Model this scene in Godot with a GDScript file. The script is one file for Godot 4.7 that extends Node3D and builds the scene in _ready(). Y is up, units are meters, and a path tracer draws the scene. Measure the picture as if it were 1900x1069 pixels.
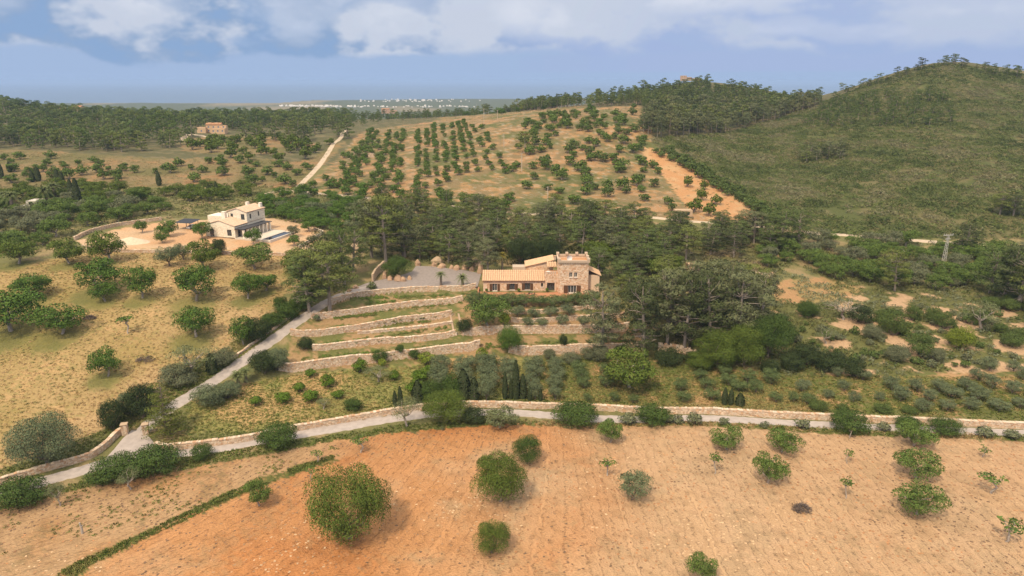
extends Node3D
# A drone view over a stone finca with terraces, orchards, pine woods, a hill and the sea.
# Metres, y up. The camera hovers 70 m above the lane; everything stands on ground_y(x, z).

const EYE := Vector3(0, 70, 0)
const PITCH := 16.55
const FOCAL := 1290.0
var view_basis := Basis(Vector3.RIGHT, -deg_to_rad(PITCH))
var rng := RandomNumberGenerator.new()
var counts := {}
var M := {}
var n_big := FastNoiseLite.new()
var n_mid := FastNoiseLite.new()
var n_fine := FastNoiseLite.new()

# ------------------------------------------------------------------ mesh building
class MB:
	var v := PackedVector3Array()
	var n := PackedVector3Array()
	var c := PackedColorArray()
	var uv := PackedVector2Array()
	var ix := PackedInt32Array()
	func tri(a: Vector3, b: Vector3, d: Vector3, na: Vector3, nb: Vector3, nd: Vector3, col: Color) -> void:
		var k := v.size()
		v.push_back(a); v.push_back(b); v.push_back(d)
		n.push_back(na); n.push_back(nb); n.push_back(nd)
		c.push_back(col); c.push_back(col); c.push_back(col)
		ix.push_back(k)
		if (b - a).cross(d - a).dot(na + nb + nd) > 0.0:
			ix.push_back(k + 2); ix.push_back(k + 1)
		else:
			ix.push_back(k + 1); ix.push_back(k + 2)
	func quad(a: Vector3, b: Vector3, d: Vector3, e: Vector3, nn: Vector3, col: Color) -> void:
		var k := v.size()
		v.push_back(a); v.push_back(b); v.push_back(d); v.push_back(e)
		for i in 4:
			n.push_back(nn); c.push_back(col)
		if (b - a).cross(d - a).dot(nn) > 0.0:
			ix.append_array(PackedInt32Array([k, k + 2, k + 1, k, k + 3, k + 2]))
		else:
			ix.append_array(PackedInt32Array([k, k + 1, k + 2, k, k + 2, k + 3]))
	func flat_quad(a: Vector3, b: Vector3, d: Vector3, e: Vector3, away: Vector3, col: Color) -> void:
		var nn := (b - a).cross(d - a)
		if nn.length() < 1e-9:
			nn = (d - a).cross(e - a)
		nn = nn.normalized()
		quad(a, b, d, e, nn if nn.dot(away) >= 0.0 else -nn, col)
	# a box given by its axes; corners may be pulled about by "rough"
	func block(o: Vector3, x: Vector3, y: Vector3, z: Vector3, col: Color, rough := 0.0, r: RandomNumberGenerator = null, bottom := true, back := true) -> void:
		var p := []
		for i in 8:
			var q := o + x * (i & 1) + y * ((i >> 1) & 1) + z * ((i >> 2) & 1)
			if rough > 0.0:
				q += Vector3(r.randf_range(-rough, rough), r.randf_range(-rough, rough), r.randf_range(-rough, rough))
			p.push_back(q)
		var m := o + (x + y + z) * 0.5
		for f in [[4, 5, 7, 6], [0, 1, 3, 2], [0, 2, 6, 4], [1, 3, 7, 5], [2, 3, 7, 6], [0, 1, 5, 4]]:
			if (not bottom and f[0] == 0 and f[1] == 1 and f[2] == 5) or (not back and f[0] == 0 and f[1] == 1 and f[2] == 3):
				continue
			var mid: Vector3 = (p[f[0]] + p[f[1]] + p[f[2]] + p[f[3]]) * 0.25
			flat_quad(p[f[0]], p[f[1]], p[f[2]], p[f[3]], mid - m, col)
	func box(x0: float, y0: float, z0: float, x1: float, y1: float, z1: float, col := Color.WHITE) -> void:
		block(Vector3(x0, y0, z0), Vector3(x1 - x0, 0, 0), Vector3(0, y1 - y0, 0), Vector3(0, 0, z1 - z0), col)
	func tube(pts: Array, radii: Array, sides: int, col: Color, cap := false) -> void:
		var k0 := v.size()
		for i in pts.size():
			var d: Vector3 = (pts[mini(i + 1, pts.size() - 1)] - pts[maxi(i - 1, 0)]).normalized()
			var u := d.cross(Vector3(0.31, 0.12, 0.94)).normalized()
			var w := d.cross(u)
			for s in sides:
				var a := TAU * s / sides
				var o := u * cos(a) + w * sin(a)
				v.push_back(pts[i] + o * radii[i]); n.push_back(o); c.push_back(col)
		for i in pts.size() - 1:
			for s in sides:
				var a := k0 + i * sides + s
				var b := k0 + i * sides + (s + 1) % sides
				for t in [[a, b, b + sides], [a, b + sides, a + sides]]:
					if (v[t[1]] - v[t[0]]).cross(v[t[2]] - v[t[0]]).dot(n[t[0]] + n[t[1]]) > 0.0:
						ix.append_array(PackedInt32Array([t[0], t[2], t[1]]))
					else:
						ix.append_array(PackedInt32Array([t[0], t[1], t[2]]))
		if cap:
			var e := pts.size() - 1
			var d: Vector3 = (pts[e] - pts[e - 1]).normalized()
			for s in sides - 2:
				tri(v[k0 + e * sides], v[k0 + e * sides + s + 1], v[k0 + e * sides + s + 2], d, d, d, col)
	# a pointed leaf spray: a bent rhombus at p, facing about o
	func leaf(p: Vector3, along: Vector3, face: Vector3, soft: Vector3, l: float, w: float, col: Color) -> void:
		var side := along.cross(face).normalized() * (w * 0.5)
		var f := face if face.dot(soft) >= 0.0 else -face
		var nn := (f * 0.72 + soft * 0.55).normalized()
		if nn.dot(f) < 0.15:
			nn = (nn + f * 0.5).normalized()
		var k := v.size()
		v.push_back(p - along * (l * 0.5)); v.push_back(p + side - f * (w * 0.12))
		v.push_back(p + along * (l * 0.5) - f * (l * 0.1)); v.push_back(p - side - f * (w * 0.12))
		for i in 4:
			n.push_back(nn); c.push_back(col)
		if (v[k + 1] - v[k]).cross(v[k + 2] - v[k]).dot(f) > 0.0:
			ix.append_array(PackedInt32Array([k, k + 2, k + 1, k, k + 3, k + 2]))
		else:
			ix.append_array(PackedInt32Array([k, k + 1, k + 2, k, k + 2, k + 3]))
	func mesh(material: Material) -> ArrayMesh:
		var a := []
		a.resize(Mesh.ARRAY_MAX)
		a[Mesh.ARRAY_VERTEX] = v
		a[Mesh.ARRAY_NORMAL] = n
		a[Mesh.ARRAY_COLOR] = c
		if uv.size() == v.size():
			a[Mesh.ARRAY_TEX_UV] = uv
		a[Mesh.ARRAY_INDEX] = ix
		var m := ArrayMesh.new()
		if v.size() > 0:
			m.add_surface_from_arrays(Mesh.PRIMITIVE_TRIANGLES, a)
			m.surface_set_material(0, material)
		return m

func numbered(called: String) -> String:
	var k: int = counts.get(called, 0)
	counts[called] = k + 1
	return called if k == 0 else "%s_%03d" % [called, k]

func tag(o: Node, label := "", category := "", group := "", kind := "") -> void:
	if label: o.set_meta("label", label)
	if category: o.set_meta("category", category)
	if group: o.set_meta("group", group)
	if kind: o.set_meta("kind", kind)

func thing(called: String, at: Vector3, turn: float, label: String, category: String, group := "") -> Node3D:
	var o := Node3D.new()
	o.name = numbered(called)
	add_child(o)
	o.position = at
	o.rotation.y = turn
	tag(o, label, category, group)
	return o

func part(called: String, mb: MB, material: Material, parent: Node, kind := "") -> MeshInstance3D:
	return part_mesh(called, mb.mesh(material), parent, kind)

func part_mesh(called: String, mesh: Mesh, parent: Node, kind := "") -> MeshInstance3D:
	var o := MeshInstance3D.new()
	o.name = numbered(called) if parent == self else called
	o.mesh = mesh
	parent.add_child(o, true)
	if kind: o.set_meta("kind", kind)
	return o

# ------------------------------------------------------------------ land form
var grid := PackedFloat32Array()
const GA := 130
const GB := 170
const A0 := -1.35
const A1 := 1.35
var B0 := log(38.0)
var B1 := log(1500.0)
var walls := []          # retaining walls: sorted xs, zs, step height, reach

func ray(px: float, py: float) -> Vector3:
	return view_basis * Vector3((px - 950.0) / FOCAL, (534.5 - py) / FOCAL, -1.0)

func base_y(x: float, z: float) -> float:
	var d := maxf(-z, 39.0)
	var fa := clampf((x / d - A0) / (A1 - A0), 0.0, 0.9999) * (GA - 1)
	var fb := clampf((log(d) - B0) / (B1 - B0), 0.0, 0.9999) * (GB - 1)
	var i := int(fa)
	var j := int(fb)
	fa -= i
	fb -= j
	var k := j * GA + i
	var h := lerpf(lerpf(grid[k], grid[k + 1], fa), lerpf(grid[k + GA], grid[k + GA + 1], fa), fb)
	if d > 1050.0:
		h = lerpf(h, plain_y(x, d), smoothstep(1050.0, 1900.0, d))
	return h

func plain_y(x: float, d: float) -> float:
	var a := x / d
	var shore := 4250.0 + 500.0 * smoothstep(-0.33, -0.27, a) + 250.0 * smoothstep(-0.2, -0.12, a) + 120.0 * n_big.get_noise_1d(a * 900.0)
	var h := -50.0 + 5.0 * smoothstep(3900.0, 4500.0, d) * smoothstep(-0.35, -0.25, a)
	return lerpf(h, -66.0, smoothstep(shore - 60.0, shore + 60.0, d))

func ground_y(x: float, z: float) -> float:
	var h := base_y(x, z)
	if z > -215.0 and z < -110.0:
		for w in walls:
			var xs: PackedFloat32Array = w.xs
			if x < xs[0] or x > xs[xs.size() - 1]:
				continue
			var k := 0
			while xs[k + 1] < x:
				k += 1
			var zw := lerpf(w.zs[k], w.zs[k + 1], (x - xs[k]) / maxf(xs[k + 1] - xs[k], 1e-5))
			var behind: float = zw - 0.42 - z
			var reach: float = w.reach
			if absf(behind) < reach:
				var ends := minf(1.0, minf(x - xs[0], xs[xs.size() - 1] - x) / 2.5)
				h += (0.5 if behind > 0.0 else -0.5) * w.step * (1.0 - absf(behind) / reach) * ends
	var d := -z
	if d < 1100.0:
		h += n_mid.get_noise_2d(x, z) * (0.10 + 0.5 * smoothstep(230.0, 700.0, d))
	return h

func hit(px: float, py: float, lift := 0.0, plain := false) -> Vector3:
	var r := ray(px, py)
	r /= -r.z
	var t := 45.0
	var last := t
	while t < 1500.0:
		var p := EYE + r * t
		if p.y < (base_y(p.x, p.z) if plain else ground_y(p.x, p.z)) + lift:
			break
		last = t
		t *= 1.012
	var lo := last
	var hi := t
	for i in 14:
		var m := (lo + hi) * 0.5
		var p := EYE + r * m
		if p.y < (base_y(p.x, p.z) if plain else ground_y(p.x, p.z)) + lift:
			hi = m
		else:
			lo = m
	var q := EYE + r * hi
	return Vector3(q.x, q.y - lift, q.z)

func size_at(p: Vector3) -> float:            # metres to one unit of the layout plan at p
	return -(view_basis.inverse() * (p - EYE)).z / FOCAL

func set_on_ground(p: Vector3, lift := 0.0) -> Vector3:
	return Vector3(p.x, ground_y(p.x, p.z) + lift, p.z)

func outline(plan: Array) -> PackedVector2Array:
	var out := PackedVector2Array()
	for i in range(0, plan.size(), 2):
		var q := hit(plan[i], plan[i + 1], 0.0, true)
		out.push_back(Vector2(q.x, q.z))
	return out

func solve_land() -> void:
	# survey points: [plan x, plan y, height] and [plan x, plan y, height above 1000 = distance]
	var survey := [
		[-250, 1069, -2], [0, 1069, -2], [475, 1069, -1.5], [950, 1069, -1], [1425, 1069, -1], [1900, 1069, -1], [2150, 1069, -1], [0, 1250, -2], [950, 1250, -1], [1900, 1250, -1],
		[0, 915, -1.5], [250, 820, -0.5], [500, 800, 0], [735, 775, 0], [950, 765, 0], [1300, 775, 0], [1600, 785, 0], [1900, 795, 0], [2100, 800, 0], [-200, 960, -2],
		[950, 900, -0.3], [1500, 900, 0], [400, 930, -1], [1900, 920, 0],
		[0, 800, 0.5], [0, 700, 4], [0, 600, 8.5], [150, 700, 4], [150, 600, 9], [300, 680, 4.5], [300, 600, 9], [430, 600, 8.5], [-200, 700, 4.5], [-200, 550, 11],
		[0, 500, 14], [150, 480, 15], [300, 470, 15.5], [450, 470, 15], [430, 440, 16], [250, 440, 16], [580, 445, 15.3], [550, 520, 12],
		[330, 735, 1.8], [400, 705, 3.2], [480, 645, 6], [540, 600, 8.6], [600, 560, 10.8], [650, 542, 11.7], [700, 530, 12], [820, 510, 12.3], [880, 520, 12.3],
		[900, 545, 11.9], [1000, 545, 11.9], [1095, 545, 11.6], [1000, 500, 12.8], [760, 700, 1.6], [950, 690, 1.3], [1100, 690, 1.1], [1200, 665, 1.9], [600, 720, 1.6], [520, 690, 3],
		[870, 610, 7.4], [1000, 605, 7.2], [1150, 605, 6.4], [700, 610, 7.4], [1280, 690, 1], [1450, 700, 1], [1600, 700, 1.5], [1800, 700, 1.5], [1330, 600, 5.5], [1500, 600, 4], [1650, 600, 4], [1850, 600, 4],
		[1450, 540, 6.5], [1300, 500, 9.5], [1600, 500, 5.5], [1850, 500, 4.5], [2050, 600, 4], [2050, 500, 5], [2080, 700, 1.5],
		[700, 450, 14], [850, 440, 14], [1000, 440, 14.2], [1150, 440, 13.5], [1300, 440, 12], [1450, 440, 10.5], [1600, 450, 8.5], [1750, 450, 8], [1900, 450, 8],
		[850, 400, 15], [1050, 395, 15.5], [1250, 400, 15], [1400, 420, 12.5], [600, 360, 17], [500, 355, 17], [300, 380, 17], [100, 400, 16], [-150, 420, 16],
		[700, 340, 20], [900, 340, 20.5], [1100, 340, 20.5], [650, 280, 24], [800, 280, 28], [950, 280, 30], [1100, 280, 31], [1200, 300, 27], [700, 240, 29], [850, 230, 36], [950, 215, 43], [1050, 207, 46], [1150, 207, 46.5], [1190, 240, 40], [1250, 290, 28],
		[100, 330, 20], [300, 320, 20.5], [500, 320, 20.5], [100, 290, 24], [300, 285, 24.5], [450, 290, 25], [-150, 330, 20],
		[100, 240, 1640], [300, 240, 1620], [395, 248, 1600], [550, 255, 1570], [640, 246, 1560], [-150, 240, 1640], [100, 213, 1900], [0, 200, 1900], [200, 220, 1900], [400, 227, 1850], [600, 227, 1820], [760, 221, 1800], [-200, 195, 1900],
		[850, 216, 1800], [1000, 204, 1800], [1100, 192, 1810], [1200, 170, 1830], [1290, 151, 1850], [1400, 163, 1840], [1500, 181, 1800],
		[1540, 175, 1680], [1620, 148, 1660], [1700, 125, 1640], [1770, 116, 1630], [1850, 131, 1620], [1900, 140, 1610], [2060, 160, 1600],
		[1420, 405, 13], [1500, 400, 1308], [1500, 300, 1425], [1400, 250, 1520], [1500, 230, 1525], [1340, 300, 1415], [1650, 350, 1345], [1650, 250, 1460], [1650, 180, 1570], [1800, 350, 1335], [1800, 250, 1445], [1800, 170, 1550], [1950, 350, 1330], [1950, 250, 1440], [1950, 190, 1530], [1300, 220, 1600], [1350, 200, 1690],
	]
	var px := PackedFloat64Array()
	var py := PackedFloat64Array()
	var ph := PackedFloat64Array()
	for s in survey:
		var r := ray(s[0], s[1])
		r /= -r.z
		var t: float = s[2] - 1000.0 if s[2] > 500.0 else (s[2] - EYE.y) / r.y
		var q := EYE + r * t
		px.push_back(q.x / t * 3.0)
		py.push_back(log(t) * 2.0)
		ph.push_back(q.y)
	for s in [[-1.2, 1250.0, 5.0], [-0.6, 1250.0, 0.0], [-0.1, 1150.0, 8.0], [0.15, 1150.0, 20.0], [0.4, 1100.0, 20.0], [0.7, 1000.0, 30.0], [1.1, 1000.0, 30.0], [-0.5, 1500.0, -30.0], [0.5, 1500.0, -30.0], [-0.1, 960.0, 22.0], [0.05, 960.0, 30.0], [-0.35, 1050.0, 18.0], [0.3, 960.0, 45.0]]:
		px.push_back(s[0] * 3.0)
		py.push_back(log(s[1]) * 2.0)
		ph.push_back(s[2])
	# thin-plate spline through the survey
	var nn := px.size()
	var size := nn + 3
	var m := []
	for i in size:
		var row := PackedFloat64Array()
		row.resize(size + 1)
		m.push_back(row)
	for i in nn:
		for j in nn:
			var r2 := (px[i] - px[j]) ** 2 + (py[i] - py[j]) ** 2
			m[i][j] = 0.5 * r2 * log(r2) if r2 > 1e-12 else 0.004
		m[i][nn] = 1.0; m[i][nn + 1] = px[i]; m[i][nn + 2] = py[i]
		m[nn][i] = 1.0; m[nn + 1][i] = px[i]; m[nn + 2][i] = py[i]
		m[i][size] = ph[i]
	for k in size:
		var best := k
		for i in range(k + 1, size):
			if absf(m[i][k]) > absf(m[best][k]): best = i
		var sw = m[k]; m[k] = m[best]; m[best] = sw
		var rk: PackedFloat64Array = m[k]
		for i in range(k + 1, size):
			var ri: PackedFloat64Array = m[i]
			if ri[k] == 0.0: continue
			var f := ri[k] / rk[k]
			for j in range(k, size + 1):
				ri[j] -= f * rk[j]
			m[i] = ri
	var w := PackedFloat64Array()
	w.resize(size)
	for k in range(size - 1, -1, -1):
		var rk: PackedFloat64Array = m[k]
		var s := rk[size]
		for j in range(k + 1, size): s -= rk[j] * w[j]
		w[k] = s / rk[k]
	grid.resize(GA * GB)
	for j in GB:
		var b := lerpf(B0, B1, float(j) / (GB - 1)) * 2.0
		for i in GA:
			var a := lerpf(A0, A1, float(i) / (GA - 1)) * 3.0
			var h := w[nn] + w[nn + 1] * a + w[nn + 2] * b
			for k in nn:
				var r2 := (px[k] - a) ** 2 + (py[k] - b) ** 2
				if r2 > 1e-12:
					h += w[k] * 0.5 * r2 * log(r2)
			grid[j * GA + i] = h

# ------------------------------------------------------------------ materials
func mat(called: String, albedo: Color, rough := 0.9, vertex := true) -> StandardMaterial3D:
	var m := StandardMaterial3D.new()
	m.resource_name = called
	m.albedo_color = albedo.linear_to_srgb()
	m.roughness = rough
	m.metallic_specular = 0.3
	m.vertex_color_use_as_albedo = vertex
	M[called] = m
	return m

func leaf_mat(called: String, albedo: Color) -> void:
	var m := mat(called, albedo, 0.75)
	m.metallic_specular = 0.25
	m.backlight_enabled = true
	m.backlight = Color(0.17, 0.20, 0.06)

func noise_tex(side: int, frequency: float, kind: int, octaves: int, lo: Color, hi: Color, seed_: int, mid = null) -> NoiseTexture2D:
	var f := FastNoiseLite.new()
	f.noise_type = kind
	f.frequency = frequency
	f.fractal_octaves = octaves
	f.seed = seed_
	var t := NoiseTexture2D.new()
	t.width = side
	t.height = side
	t.seamless = true
	t.noise = f
	var g := Gradient.new()
	g.set_color(0, lo)
	g.set_color(1, hi)
	if mid != null:
		g.add_point(0.5, mid)
	t.color_ramp = g
	return t

func make_materials() -> void:
	var g := mat("soil", Color(1, 1, 1), 0.95)
	g.albedo_texture = noise_tex(512, 0.02, FastNoiseLite.TYPE_SIMPLEX_SMOOTH, 5, Color(0.86, 0.855, 0.845), Color(1.0, 1.0, 1.0), 3, Color(0.96, 0.96, 0.955))
	g.uv1_triplanar = true
	g.uv1_world_triplanar = true
	g.uv1_scale = Vector3.ONE * 0.09
	g.heightmap_enabled = true
	g.heightmap_texture = noise_tex(512, 0.03, FastNoiseLite.TYPE_SIMPLEX_SMOOTH, 5, Color.BLACK, Color.WHITE, 9)
	g.heightmap_scale = 22.0
	var p := mat("ploughed", Color(1, 1, 1), 0.95)
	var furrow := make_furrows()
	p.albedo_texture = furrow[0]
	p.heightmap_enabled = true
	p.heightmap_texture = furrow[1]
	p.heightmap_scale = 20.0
	p.detail_enabled = true
	p.detail_blend_mode = BaseMaterial3D.BLEND_MODE_MUL
	p.detail_uv_layer = BaseMaterial3D.DETAIL_UV_2
	p.detail_albedo = noise_tex(512, 0.012, FastNoiseLite.TYPE_SIMPLEX_SMOOTH, 6, Color(0.89, 0.88, 0.865), Color(1, 1, 1), 21, Color(0.985, 0.98, 0.975))
	var s := mat("stone", Color(1, 1, 1), 0.92)
	s.albedo_texture = noise_tex(256, 0.03, FastNoiseLite.TYPE_SIMPLEX_SMOOTH, 4, Color(0.84, 0.835, 0.825), Color(1, 1, 1), 5)
	s.uv1_triplanar = true
	s.uv1_world_triplanar = true
	s.uv1_scale = Vector3.ONE * 0.5
	var a := mat("asphalt", Color(0.40, 0.345, 0.315), 0.9)
	a.albedo_texture = noise_tex(512, 0.015, FastNoiseLite.TYPE_SIMPLEX_SMOOTH, 6, Color(0.88, 0.88, 0.88), Color(1, 1, 1), 6)
	a.uv1_triplanar = true
	a.uv1_world_triplanar = true
	a.uv1_scale = Vector3.ONE * 0.07
	var gr := mat("gravel", Color(0.265, 0.225, 0.205), 0.95)
	gr.albedo_texture = a.albedo_texture
	gr.uv1_triplanar = true
	gr.uv1_world_triplanar = true
	gr.uv1_scale = Vector3.ONE * 0.11
	var q := mat("plain", Color(1, 1, 1), 0.9)
	q.roughness = 0.9
	var tk := mat("soil_track", Color(0.50, 0.40, 0.295), 0.95)
	tk.albedo_texture = a.albedo_texture
	tk.uv1_triplanar = true
	tk.uv1_world_triplanar = true
	tk.uv1_scale = Vector3.ONE * 0.07
	mat("bark", Color(0.20, 0.155, 0.125))
	mat("pale_bark", Color(0.34, 0.29, 0.25))
	mat("pine_bark", Color(0.27, 0.225, 0.19))
	leaf_mat("carob", Color(0.093, 0.128, 0.022))
	leaf_mat("almond", Color(0.098, 0.144, 0.031))
	leaf_mat("fig", Color(0.077, 0.132, 0.022))
	leaf_mat("olive", Color(0.129, 0.154, 0.079))
	leaf_mat("young_olive", Color(0.108, 0.143, 0.052))
	leaf_mat("pine", Color(0.099, 0.129, 0.040))
	leaf_mat("grey_pine", Color(0.133, 0.145, 0.070))
	leaf_mat("dark", Color(0.044, 0.062, 0.021))
	leaf_mat("citrus", Color(0.088, 0.144, 0.016))
	leaf_mat("lime", Color(0.148, 0.184, 0.024))
	leaf_mat("lentisk", Color(0.062, 0.098, 0.021))
	leaf_mat("pale_leaf", Color(0.144, 0.160, 0.074))
	leaf_mat("grey_scrub", Color(0.133, 0.143, 0.078))
	leaf_mat("green_scrub", Color(0.092, 0.127, 0.034))
	leaf_mat("cypress", Color(0.040, 0.053, 0.021))
	leaf_mat("palm", Color(0.120, 0.140, 0.056))
	leaf_mat("cedar", Color(0.120, 0.136, 0.027))
	leaf_mat("gold_leaf", Color(0.208, 0.176, 0.032))
	leaf_mat("warm_pine", Color(0.129, 0.152, 0.039))
	leaf_mat("deep_pine", Color(0.074, 0.090, 0.034))
	leaf_mat("grass", Color(1, 1, 1))
	var w := mat("sea_water", Color(0.065, 0.115, 0.195), 0.45, false)
	w.metallic_specular = 0.4
	mat("glass", Color(0.10, 0.12, 0.13), 0.06, false)
	M.glass.transparency = BaseMaterial3D.TRANSPARENCY_ALPHA
	M.glass.albedo_color.a = 0.35
	mat("window_glass", Color(0.05, 0.06, 0.07), 0.08, false)
	mat("pool_water", Color(0.012, 0.016, 0.026), 0.05, false)
	mat("car_paint", Color(0.55, 0.55, 0.56), 0.3, false)
	M.car_paint.clearcoat_enabled = true
	mat("metal", Color(0.42, 0.40, 0.38), 0.6, false)
	var t := mat("tile", Color(1, 1, 1), 0.85)
	t.albedo_texture = noise_tex(256, 0.03, FastNoiseLite.TYPE_SIMPLEX_SMOOTH, 4, Color(0.86, 0.85, 0.84), Color(1, 1, 1), 15)
	t.uv1_triplanar = true
	t.uv1_world_triplanar = true
	t.uv1_scale = Vector3.ONE * 0.3

# soil turned by a cultivator: sixteen uneven ridges to a tile, clods, straw and pale stones
func make_furrows() -> Array:
	var side := 1024
	var r := RandomNumberGenerator.new()
	r.seed = 77
	var f := FastNoiseLite.new()
	f.seed = 8
	f.frequency = 0.006
	f.fractal_octaves = 5
	var wob := f.get_seamless_image(side, side)
	f.frequency = 0.035
	f.seed = 12
	var clod := f.get_seamless_image(side, side)
	var hb := PackedByteArray()
	hb.resize(side * side)
	var cb := PackedByteArray()
	cb.resize(side * side * 3)
	var wd := wob.get_data()
	var cd := clod.get_data()
	var step := wd.size() / (side * side)
	var strength := [1.0, 0.6, 1.15, 0.3, 1.2, 0.5, 0.95, 0.1, 0.8, 1.1, 0.4, 0.9, 0.2, 1.0, 0.7, 0.35]
	for y in side:
		for x in side:
			var k := y * side + x
			var wv := wd[k * step] / 255.0 - 0.5
			var cv := cd[k * step] / 255.0 - 0.5
			var ph := x / float(side) * 16.0 + wv * 1.7
			var ridge := 0.5 + 0.5 * cos(TAU * ph)
			var st: float = strength[posmod(int(floor(ph)), 16)]
			var h := clampf(0.5 + (ridge - 0.5) * 0.5 * st + cv * 0.9, 0.0, 1.0)
			hb[k] = int(h * 255.0)
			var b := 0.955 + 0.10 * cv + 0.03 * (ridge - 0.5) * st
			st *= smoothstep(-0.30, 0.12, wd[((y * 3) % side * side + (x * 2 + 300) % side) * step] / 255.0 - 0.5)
			var shade_and_damp := smoothstep(0.55, 1.0, (1.0 - ridge) + cv * 0.75) * st       # furrow-bottom shade painted into the colour, with damper earth and dead stubble
			b -= 0.22 * shade_and_damp * smoothstep(-0.3, 0.25, wv * 1.5 + cv)
			cb[k * 3] = int(clampf(b, 0, 1) * 255.0)
			cb[k * 3 + 1] = int(clampf(b * 0.99, 0, 1) * 255.0)
			cb[k * 3 + 2] = int(clampf(b * 0.98, 0, 1) * 255.0)
	for i in 900:
		var x := r.randi_range(1, side - 4)
		var y := r.randi_range(1, side - 4)
		var dark := r.randf() < 0.45
		var sz := r.randi_range(2, 5) if dark else r.randi_range(1, 3)
		for yy in sz:
			for xx in sz:
				var k := (posmod(y + yy, side) * side + posmod(x + xx, side)) * 3
				for ch in 3:
					cb[k + ch] = int(cb[k + ch] * 0.80) if dark else mini(255, int(cb[k + ch] * 1.06))
	var ci := Image.create_from_data(side, side, false, Image.FORMAT_RGB8, cb)
	var hi := Image.create_from_data(side, side, false, Image.FORMAT_L8, hb)
	return [ImageTexture.create_from_image(ci), ImageTexture.create_from_image(hi)]

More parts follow.
